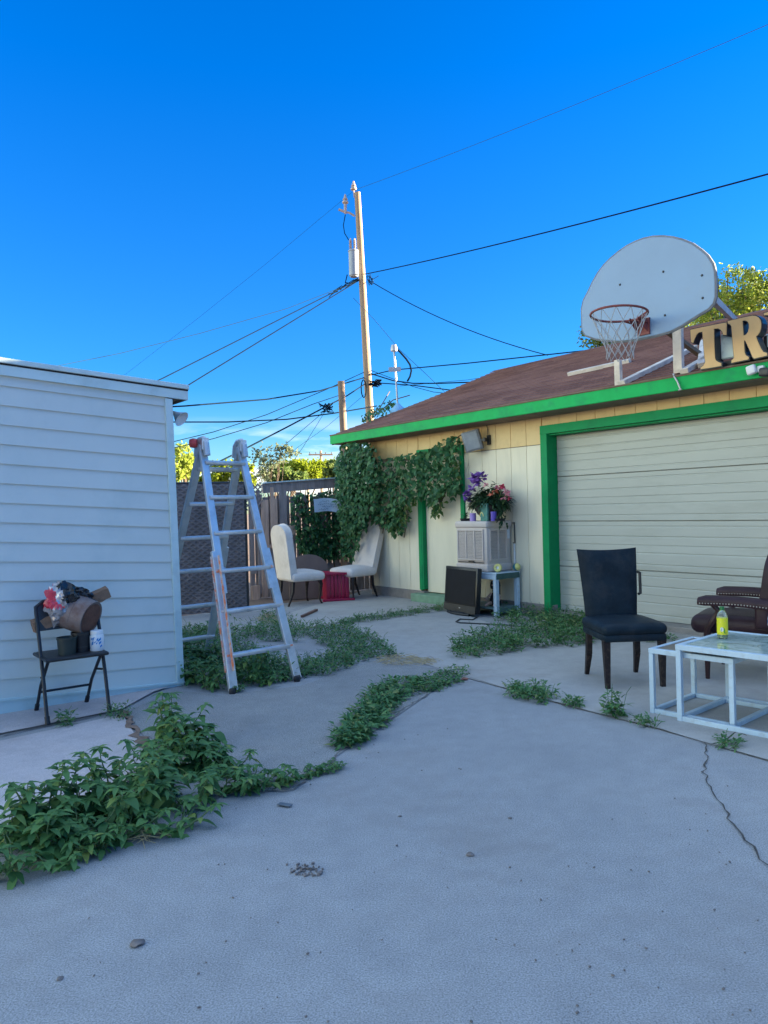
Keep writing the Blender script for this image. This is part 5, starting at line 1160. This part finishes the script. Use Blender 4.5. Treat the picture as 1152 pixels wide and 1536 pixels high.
patch('weed_patch', 'dense mat of weeds in the middle of the yard right of the ladder', [(452, 1018), (440, 1000), (500, 985), (505, 975), (465, 962), (470, 940), (520, 938), (560, 958), (598, 985), (545, 993), (500, 1012)], 520, .1, .042, 4)
patch('weed_patch', 'weeds along the paving edge toward the wooden fence', [(400, 962), (385, 945), (395, 920), (420, 922), (450, 940), (470, 945), (460, 962), (425, 965)], 170, .12, .045, 5)
patch('weed_patch', 'thin strip of weeds along the slab edge leading to the television', [(505, 938), (520, 929), (590, 921), (668, 909), (675, 916), (600, 927), (530, 937)], 230, .07, .035, 6)
patch('weed_patch', 'thick leafy weed mat running along the joint in the centre of the yard', [(502, 1118), (514, 1095), (540, 1068), (555, 1048), (566, 1034), (590, 1024), (620, 1022), (640, 1028), (618, 1046), (596, 1054), (590, 1076), (562, 1098), (540, 1118), (515, 1124)], 235, .08, .055, 7, sprig=9)
patch('weed_patch', 'thin upper end of the central weed mat trailing along the joint', [(640, 1040), (625, 1025), (660, 1010), (698, 1004), (702, 1016), (665, 1036)], 90, .05, .04, 8)
patch('weed_patch', 'small round weed clump on the joint in front of the garage door', [(755, 1037), (775, 1030), (820, 1033), (835, 1048), (810, 1056), (770, 1048)], 75, .075, .045, 9)
patch('weed_patch', 'tiny weed tuft on the joint right of the round clump', [(846, 1058), (858, 1050), (876, 1062), (868, 1066)], 16, .06, .04, 10)
patch('weed_patch', 'upright little weed with drooping leaves on the joint near the white tables', [(908, 1072), (918, 1064), (936, 1072), (930, 1082)], 22, .16, .055, 11)
patch('weed_patch', 'very small weed tuft at the left foot of the white tables', [(950, 1084), (962, 1080), (988, 1092), (975, 1096)], 14, .06, .035, 12)
patch('weed_patch', 'little weed tuft where the crack meets the joint at right', [(1078, 1116), (1098, 1108), (1116, 1126), (1100, 1130)], 16, .06, .035, 13)
patch('weed_patch', 'tiny weed under the folding chair on the walkway edge', [(84, 1086), (98, 1080), (112, 1088), (98, 1094)], 14, .07, .04, 14)
patch('weed_patch', 'sparse grass tuft at the walkway corner right of the folding chair', [(150, 1078), (180, 1068), (200, 1075), (190, 1085)], 22, .08, .03, 15)
patch('weed_patch', 'dark tangle of low weeds between the ladder legs', [(275, 1000), (270, 950), (330, 945), (380, 975), (440, 1000), (450, 1020), (380, 1032), (300, 1035)], 420, .13, .05, 16)
patch('weed_patch', 'weeds in the far left corner beside the dark screened fence', [(270, 975), (272, 948), (320, 940), (400, 945), (400, 962), (340, 965)], 150, .16, .05, 17)
# straw
def straw(lab, poly, n, seed, L=.12):
    rnd = random.Random(seed); b = B(); c = gd(sum(p[0] for p in poly)/len(poly), sum(p[1] for p in poly)/len(poly))
    for _ in range(n):
        p = gd(*sample(poly, rnd))-c; a = rnd.gauss(.2, .6); l = L*rnd.uniform(.5, 1.3); z = rnd.uniform(.005, .03); d = V((math.cos(a), math.sin(a), 0))*l/2; b.tube([p-d+V((0, 0, z)), p+V((0, 0, z+.012)), p+d+V((0, 0, z*.6))], .0016, 3)
    o = b.out('dry_grass', M_straw); o.location = c; tag(o, lab, 'dry grass', None, 'stuff')
straw('thin swath of dry yellow grass lying on the concrete in mid yard', [(560, 990), (600, 984), (660, 992), (640, 1000), (580, 1000)], 160, 1)
straw('dry grass tuft beside the plank scraps near the left white chair', [(385, 930), (405, 920), (420, 930), (400, 938)], 70, 2)
straw('few dry stalks at the front foot of the large weeds', [(200, 1260), (225, 1245), (235, 1258), (215, 1270)], 24, 3)
# scraps on the ground
def scrap(nm, lab, cat, px, px2, w, t, m):
    a, c = gd(*px), gd(*px2); b = B(); o0 = (a+c)/2; b.bar(a-o0+V((0, 0, t/2+.006)), c-o0+V((0, 0, t/2+.006)), w, t, (0, 0, 1)); o = b.out(nm, m, smooth=0, bevel=.002); o.location = o0; tag(o, lab, cat)
scrap('wood_stick', 'dark reddish stick on the back concrete in front of the left white chair', 'stick', (453, 927), (475, 917), .04, .03, M_wood_tool)
scrap('wood_scrap', 'short pale wood scrap on the ground behind the ladder foot', 'wood scrap', (405, 975), (427, 972), .1, .025, M_wood_tool)
scrap('flat_chip', 'blue-grey flat chip on the concrete right of the big weeds', 'chip', (418, 1208), (437, 1211), .03, .006, mat('slate chip', (.1, .12, .14), .6, .2, 20))
for px, lab, r, sd in (((206, 1417), 'pale curled chip alone on the near concrete at lower left', .022, 4), ((90, 1469), 'dark pebble on the near concrete at far lower left', .010, 5), ((705, 1283), 'flat dark chip in the middle of the near concrete', .016, 6), ((600, 1225), 'small dark pebble right of the blue-grey chip', .009, 7), ((765, 1228), 'small dark pebble on the concrete right of centre', .009, 8), ((697, 1020), 'reddish stone at the top end of the central weed mat', .03, 9)):
    bm = bmesh.new(); bmesh.ops.create_icosphere(bm, subdivisions=2, radius=r); rnd = random.Random(sd)
    for v in bm.verts: v.co *= 1+rnd.uniform(-.25, .25); v.co.z *= .35
    b = B(); bm.verts.index_update(); b.add([v.co.copy() for v in bm.verts], [[v.index for v in f.verts] for f in bm.faces]); bm.free(); o = b.out('stone', M_terr if sd == 9 else M_stone); o.location = gd(*px)+V((0, 0, r*.3)); tag(o, lab, 'stone')
rnd = random.Random(41); b = B(); c0 = gd(457, 1307)
for k in range(60):
    p = gd(rnd.gauss(457, 13), rnd.gauss(1307, 4.5))-c0; r = rnd.uniform(.003, .008); b.box(p+V((0, 0, r*.4+.002)), (r*rnd.uniform(.8, 1.8), r, r*.8), rnd.uniform(0, 3))
o = b.out('debris_clump', M_stone, smooth=0); o.location = c0; tag(o, 'dark crumbled dirt clump on the near concrete', 'debris', None, 'stuff')
b = B()
for k in range(190):
    py = 1150+390*rnd.random()**1.0; p = gd(rnd.uniform(120, 1140), py); r = rnd.uniform(.002, .0055)
    if k > 110: p = gd(rnd.uniform(300, 700), rnd.uniform(1020, 1180))
    b.box(p+V((0, 0, r*.4+.003)), (r*rnd.uniform(.8, 2), r, r*.7), rnd.uniform(0, 3))
tag(b.out('gravel_bits', M_stone, smooth=0), 'tiny loose grit scattered over the concrete', 'grit', None, 'stuff')

# ------------------------------------------------------------------ vines
def vine(nm, lab, polys, place, seed, m, stems=(), L=(.06, .11), parent_loc=(0, 0, 0)):
    rnd = random.Random(seed); b = B(); sb = B()
    for poly, n, o0, o1 in polys:
        for _ in range(n):
            px, py = sample(poly, rnd); p = place(px, py, rnd.uniform(o0, o1)); a = rnd.uniform(-1, 1); out = V((rnd.uniform(-1, 1), rnd.uniform(-1, 1), 0)).normalized()
            fw = V((-.55, -.83, 0)); d = (out*.6+fw*.5+V((0, 0, rnd.uniform(-1.3, .1)))).normalized(); l = rnd.uniform(*L)
            b.leaf(p, d, fw*.8+V((rnd.uniform(-.6, .6), rnd.uniform(-.6, .6), rnd.uniform(.1, 1))), l, l*rnd.uniform(.5, .7), .15, rnd.uniform(.1, .5), 3)
    for st in stems: sb.tube([place(q[0], q[1], q[2]) for q in st], .010, 5)
    t = thing(nm, lab, 'vine', parent_loc); loc = V(parent_loc); b.v = [p-loc for p in b.v]; sb.v = [p-loc for p in sb.v]; b.out('leaves', m, t, fix=False, smooth=60)
    if stems: sb.out('stems', M_vstem, t)
    return t
gp = lambda px, py, o: g2w(gl(px, py, o))
vb = g2w((-3.75, -.1, 0))
vine('climbing_vine', 'dense dark vine covering the garage corner and hanging over the side door', [
    ([(512, 665), (530, 658), (560, 668), (572, 690), (600, 682), (640, 676), (655, 662), (672, 655), (690, 652), (694, 664), (682, 690), (690, 712), (684, 742), (668, 735), (655, 752), (635, 748), (608, 752), (600, 778), (580, 790), (556, 782), (545, 800), (525, 812), (512, 790), (504, 740), (502, 700)], 2300, .03, .36),
    ([(505, 690), (530, 662), (556, 672), (566, 700), (560, 760), (540, 790), (515, 800), (505, 760)], 1500, .06, .55),
    ([(510, 790), (545, 785), (540, 815), (530, 838), (512, 836)], 260, .05, .45),
    ([(575, 760), (600, 755), (612, 775), (602, 800), (588, 803), (578, 788)], 150, .03, .2), ([(640, 742), (660, 738), (668, 760), (652, 778), (644, 765)], 60, .03, .15), ([(668, 735), (690, 712), (694, 735), (682, 752)], 40, .03, .14)], gp, 51, L_vine,
    [[(535, 860, .05), (533, 800, .08), (538, 720, .1), (560, 690, .1), (620, 690, .08), (690, 660, .06)], [(545, 850, .03), (552, 760, .06), (600, 700, .06)], [(600, 740, .2), (612, 770, .2), (606, 806, .15)], [(655, 735, .18), (662, 765, .15)], [(580, 770, .2), (574, 800, .15)], [(680, 660, .1), (696, 650, .06), (704, 662, .03)]], parent_loc=vb)
vine('climbing_vine', 'brighter young vine tips hanging below the dark vine by the side door', [
    ([(590, 740), (620, 735), (628, 752), (612, 775), (603, 800), (585, 802), (582, 775)], 120, .05, .25), ([(640, 735), (690, 715), (690, 735), (660, 770), (648, 775)], 70, .05, .2), ([(660, 690), (690, 690), (690, 712), (668, 716)], 40, .1, .25)], gp, 53, L_vine2, [[(600, 720, .08), (606, 760, .08), (596, 800, .08)], [(665, 700, .06), (668, 740, .06), (650, 776, .06)]], (.05, .085), vb)
def rp(px, py, o): return g2w(groof(px, py, 0))+V((0, 0, o*.5))
vine('climbing_vine', 'vine tendrils creeping over the shingle edge near the mast', [([(540, 634), (556, 622), (575, 615), (592, 606), (596, 612), (580, 624), (556, 634)], 150, .02, .3)], rp, 55, L_vine, [[(545, 634, .05), (570, 620, .2), (585, 606, .5)], [(560, 628, .05), (590, 612, .3), (615, 605, .3)]], (.05, .08), g2w((-4.1, .6, 3.0)))
def fp(px, py, o): q = fpx(px, py); return f0+Matrix.Rotation(FA, 3, 'Z') @ V((q.x, -o, q.z))
vine('climbing_vine', 'patchy dark vine spread over the wooden fence around the paper notice', [([(436, 745), (450, 738), (505, 735), (512, 800), (508, 835), (470, 838), (448, 828), (440, 800), (434, 775)], 900, .04, .16), ([(440, 790), (500, 790), (505, 835), (460, 838), (445, 820)], 420, .04, .18)], fp, 57, L_vine, [[(470, 860, .05), (465, 800, .06), (445, 745, .06)], [(500, 850, .05), (498, 790, .06), (480, 740, .06)]], (.06, .1), f0)

# ------------------------------------------------------------------ trees
def tree(nm, lab, base, trunk_h, lobes, n, leaf, m, seed, lw=.55, branches=9, group='trees beyond the fence', hollow=.35, thin=1., spread=1.):
    rnd = random.Random(seed); t = thing(nm, lab, 'tree' if 'bush' not in nm else 'bush', base, 0, group); b = B()
    zc = max(l[0][2] for l in lobes); top = V((0, 0, trunk_h))
    b.tube([(0, 0, -.1), (.03, 0, trunk_h*.5), (0.02, .03, trunk_h)], [thin*max(.06, trunk_h*.05), thin*max(.05, trunk_h*.04), thin*max(.04, trunk_h*.03)], 8)
    for k in range(branches):
        l = lobes[k % len(lobes)]; c = V(l[0]); r = l[1]; e = c+V((rnd.uniform(-.7, .7)*r[0], rnd.uniform(-.7, .7)*r[1], rnd.uniform(-.4, .8)*r[2])); s = V((0, 0, trunk_h*rnd.uniform(.55, 1))); md = (s+e)/2+V((rnd.uniform(-.2, .2), rnd.uniform(-.2, .2), .25))
        b.tube([s, md, e], [thin*max(.03, trunk_h*.022), .03*thin, .012*thin], 5)
    b.out('trunk', M_trunk, t); b = B(); tot = sum(l[1][0]*l[1][1]*l[1][2] for l in lobes)
    for c, r in lobes:
        nn = int(n*r[0]*r[1]*r[2]/tot); ncl = max(6, nn//22); cl = []
        for _ in range(ncl):
            d = V((rnd.gauss(0, 1), rnd.gauss(0, 1), rnd.gauss(0, 1))).normalized()*(hollow+(1.02-hollow)*rnd.random()**.6); cl.append((V((d.x*r[0], d.y*r[1], d.z*r[2]))+V(c), rnd.uniform(.5, 1.3)))
        for k in range(nn):
            q, w = cl[k % ncl]; sg = .13*(r[0]+r[2])*.5*w*spread; b.card(q+V((rnd.gauss(0, sg), rnd.gauss(0, sg), rnd.gauss(0, sg*.8))), leaf*rnd.uniform(.6, 1.3), leaf*lw, rnd)
    b.out('crown', m, t, fix=False, smooth=0); return t
def tb_(px, Z): q = at(px, 760, Z); return V((q.x, q.y, 0))
def S(px, Z): return px/FPX*Z      # size in metres of px pixels at distance Z
def crown(base, px, py, rx, ry, Z, dy=0): q = at(px, py, Z); return ((q.x-base.x, dy, q.z), (S(rx, Z), S(rx, Z)*.8, S(ry, Z)))
Z = 30; b0 = tb_(280, Z); tree('poplar_tree', 'airy pale tree rising beside the clapboard building behind the dark fence', b0, 2.2, [crown(b0, 274, 690, 13, 28, Z), crown(b0, 283, 700, 18, 22, Z, .5), crown(b0, 268, 710, 12, 20, Z, -.4)], 3200, .14, L_pale, 61)
Z = 34; b0 = tb_(345, Z); tree('yellow_bush', 'sunlit yellow-green bush seen through the ladder above the dark fence', b0, 1.6, [crown(b0, 330, 712, 18, 18, Z), crown(b0, 352, 706, 16, 20, Z, .6), crown(b0, 372, 712, 14, 18, Z), crown(b0, 300, 722, 16, 12, Z, .8)], 2300, .2, L_yel, 62)
Z = 24; b0 = tb_(408, Z); tree('sapling_tree', 'wispy half-bare tree in front of the round yellow bush', b0, 1.7, [crown(b0, 400, 690, 20, 20, Z), crown(b0, 428, 680, 22, 12, Z), crown(b0, 392, 712, 12, 14, Z)], 560, .13, L_dull, 63, branches=14, hollow=.1, thin=.35, spread=2.2)
Z = 44; b0 = tb_(455, Z); tree('round_bush', 'large round bush glowing yellow-green on its right side beyond the fence', b0, 1.8, [crown(b0, 452, 708, 40, 20, Z), crown(b0, 478, 705, 22, 17, Z, .4), crown(b0, 425, 712, 24, 16, Z)], 9000, .19, L_yel, 64)
Z = 30; b0 = tb_(420, Z); tree('grey_bush', 'dull green shrub in front of the left half of the round bush', b0, 1.2, [crown(b0, 415, 712, 26, 14, Z), crown(b0, 445, 716, 18, 9, Z)], 2000, .16, L_grn, 65)
Z = 32; b0 = tb_(500, Z); tree('small_tree', 'small green tree between the round bush and the garage vine', b0, 1.5, [crown(b0, 500, 705, 14, 15, Z), crown(b0, 512, 712, 12, 14, Z)], 1200, .18, L_grn, 66)
Z = 21; b0 = tb_(1110, Z); tree('shade_tree', 'tall sunlit yellow-green tree behind the garage roof at the right edge', b0, 4.2, [crown(b0, 1105, 440, 44, 40, Z), crown(b0, 1070, 448, 30, 36, Z, .8), crown(b0, 1135, 470, 46, 40, Z), crown(b0, 1165, 440, 40, 42, Z, .6), crown(b0, 1050, 480, 30, 28, Z, -.3), crown(b0, 1095, 500, 60, 40, Z), crown(b0, 1200, 420, 50, 50, Z), crown(b0, 1128, 408, 16, 12, Z)], 15000, .105, L_pale, 67, branches=26)
Z = 25; b0 = tb_(905, Z); tree('dark_tree', 'green tree showing behind the lower left of the basketball backboard', b0, 3.5, [crown(b0, 893, 500, 24, 26, Z), crown(b0, 925, 505, 30, 30, Z), crown(b0, 965, 500, 34, 34, Z), crown(b0, 1010, 500, 34, 26, Z)], 8000, .12, L_grn, 68, branches=16)

# ------------------------------------------------------------------ light and sky
SUN_AZ = math.atan2(.985, .17)      # clockwise from +Y, to the right and beyond the garage
SUN_EL = R(8)
w = bpy.data.worlds.new("World"); scene.world = w; w.use_nodes = True; nt = w.node_tree; bg = nt.nodes['Background']
sky = nt.nodes.new('ShaderNodeTexSky'); sky.sky_type = 'NISHITA'; sky.sun_disc = False; sky.sun_elevation = SUN_EL; sky.sun_rotation = SUN_AZ; sky.altitude = 1300; sky.air_density = 1.0; sky.dust_density = .6; sky.ozone_density = 2.0
geo = nt.nodes.new('ShaderNodeTexCoord'); sep = nt.nodes.new('ShaderNodeSeparateXYZ'); nt.links.new(geo.outputs['Generated'], sep.inputs[0])
# deepen the blue the way the photograph's film response does, less near the horizon
hz = ramp(nt, sep.outputs['Z'], [(0., (.52, .66, .76)), (.16, (.11, .46, .88)), (.5, (.0, .49, 1.15))])
deep = mix(nt, 1., sky.outputs[0], hz.outputs[0], 'MULTIPLY')
# paler fill light added to the sky overhead, above the view
zenith_fill = ramp(nt, sep.outputs['Z'], [(.60, (0, 0, 0)), (.86, (1, 1, 1))])
pale = mix(nt, 1., sky.outputs[0], (4.6, 3.6, 3.0), 'MULTIPLY')
high = mix(nt, zenith_fill.outputs[0], deep, pale)
# rosy fill light added out of view, opposite the sun, for the garage front
dt = nt.nodes.new('ShaderNodeVectorMath'); dt.operation = 'DOT_PRODUCT'; nt.links.new(geo.outputs['Generated'], dt.inputs[0])
dt.inputs[1].default_value = (-math.sin(SUN_AZ)*.97, -math.cos(SUN_AZ)*.97, .25)
antisun_fill = ramp(nt, dt.outputs['Value'], [(.45, (0, 0, 0)), (.95, (1, 1, 1))])
rosy = mix(nt, 1., sky.outputs[0], (4.1, 2.85, 1.85), 'MULTIPLY')
tint = mix(nt, antisun_fill.outputs[0], high, rosy)
# low streaks of cloud
mp = nt.nodes.new('ShaderNodeMapping'); mp.inputs['Scale'].default_value = (2.0, 2.0, 11); nt.links.new(geo.outputs['Generated'], mp.inputs[0])
cn = N(nt, 'ShaderNodeTexNoise', Scale=2.3, Detail=8., Roughness=.6); nt.links.new(mp.outputs[0], cn.inputs['Vector'])
cm = ramp(nt, cn.outputs['Fac'], [(.46, (0, 0, 0)), (.62, (1, 1, 1))])
band = ramp(nt, sep.outputs['Z'], [(.0, (1, 1, 1)), (.045, (.95,)*3), (.085, (.42,)*3), (.125, (0, 0, 0))])
cf_ = mix(nt, 1., cm.outputs[0], band.outputs[0], 'MULTIPLY')
CL = 5.2
fin = mix(nt, cf_, tint, (CL, CL*.92, CL*.95)); nt.links.new(fin, bg.inputs[0]); bg.inputs[1].default_value = .05
sd_ = bpy.data.lights.new('sun', 'SUN'); sd_.energy = 5.0; sd_.angle = R(.5); sd_.color = (1., .80, .52); so = bpy.data.objects.new('sun', sd_); col.objects.link(so)
sv = V((math.sin(SUN_AZ)*math.cos(SUN_EL), math.cos(SUN_AZ)*math.cos(SUN_EL), math.sin(SUN_EL))); so.rotation_euler = sv.to_track_quat('Z', 'Y').to_euler(); so.location = (20, 10, 12)
scene.view_settings.view_transform = 'Standard'; scene.view_settings.look = 'None'; scene.view_settings.exposure = 3.16; scene.view_settings.gamma = 1
scene.cycles.max_bounces = 8; scene.cycles.transparent_max_bounces = 8
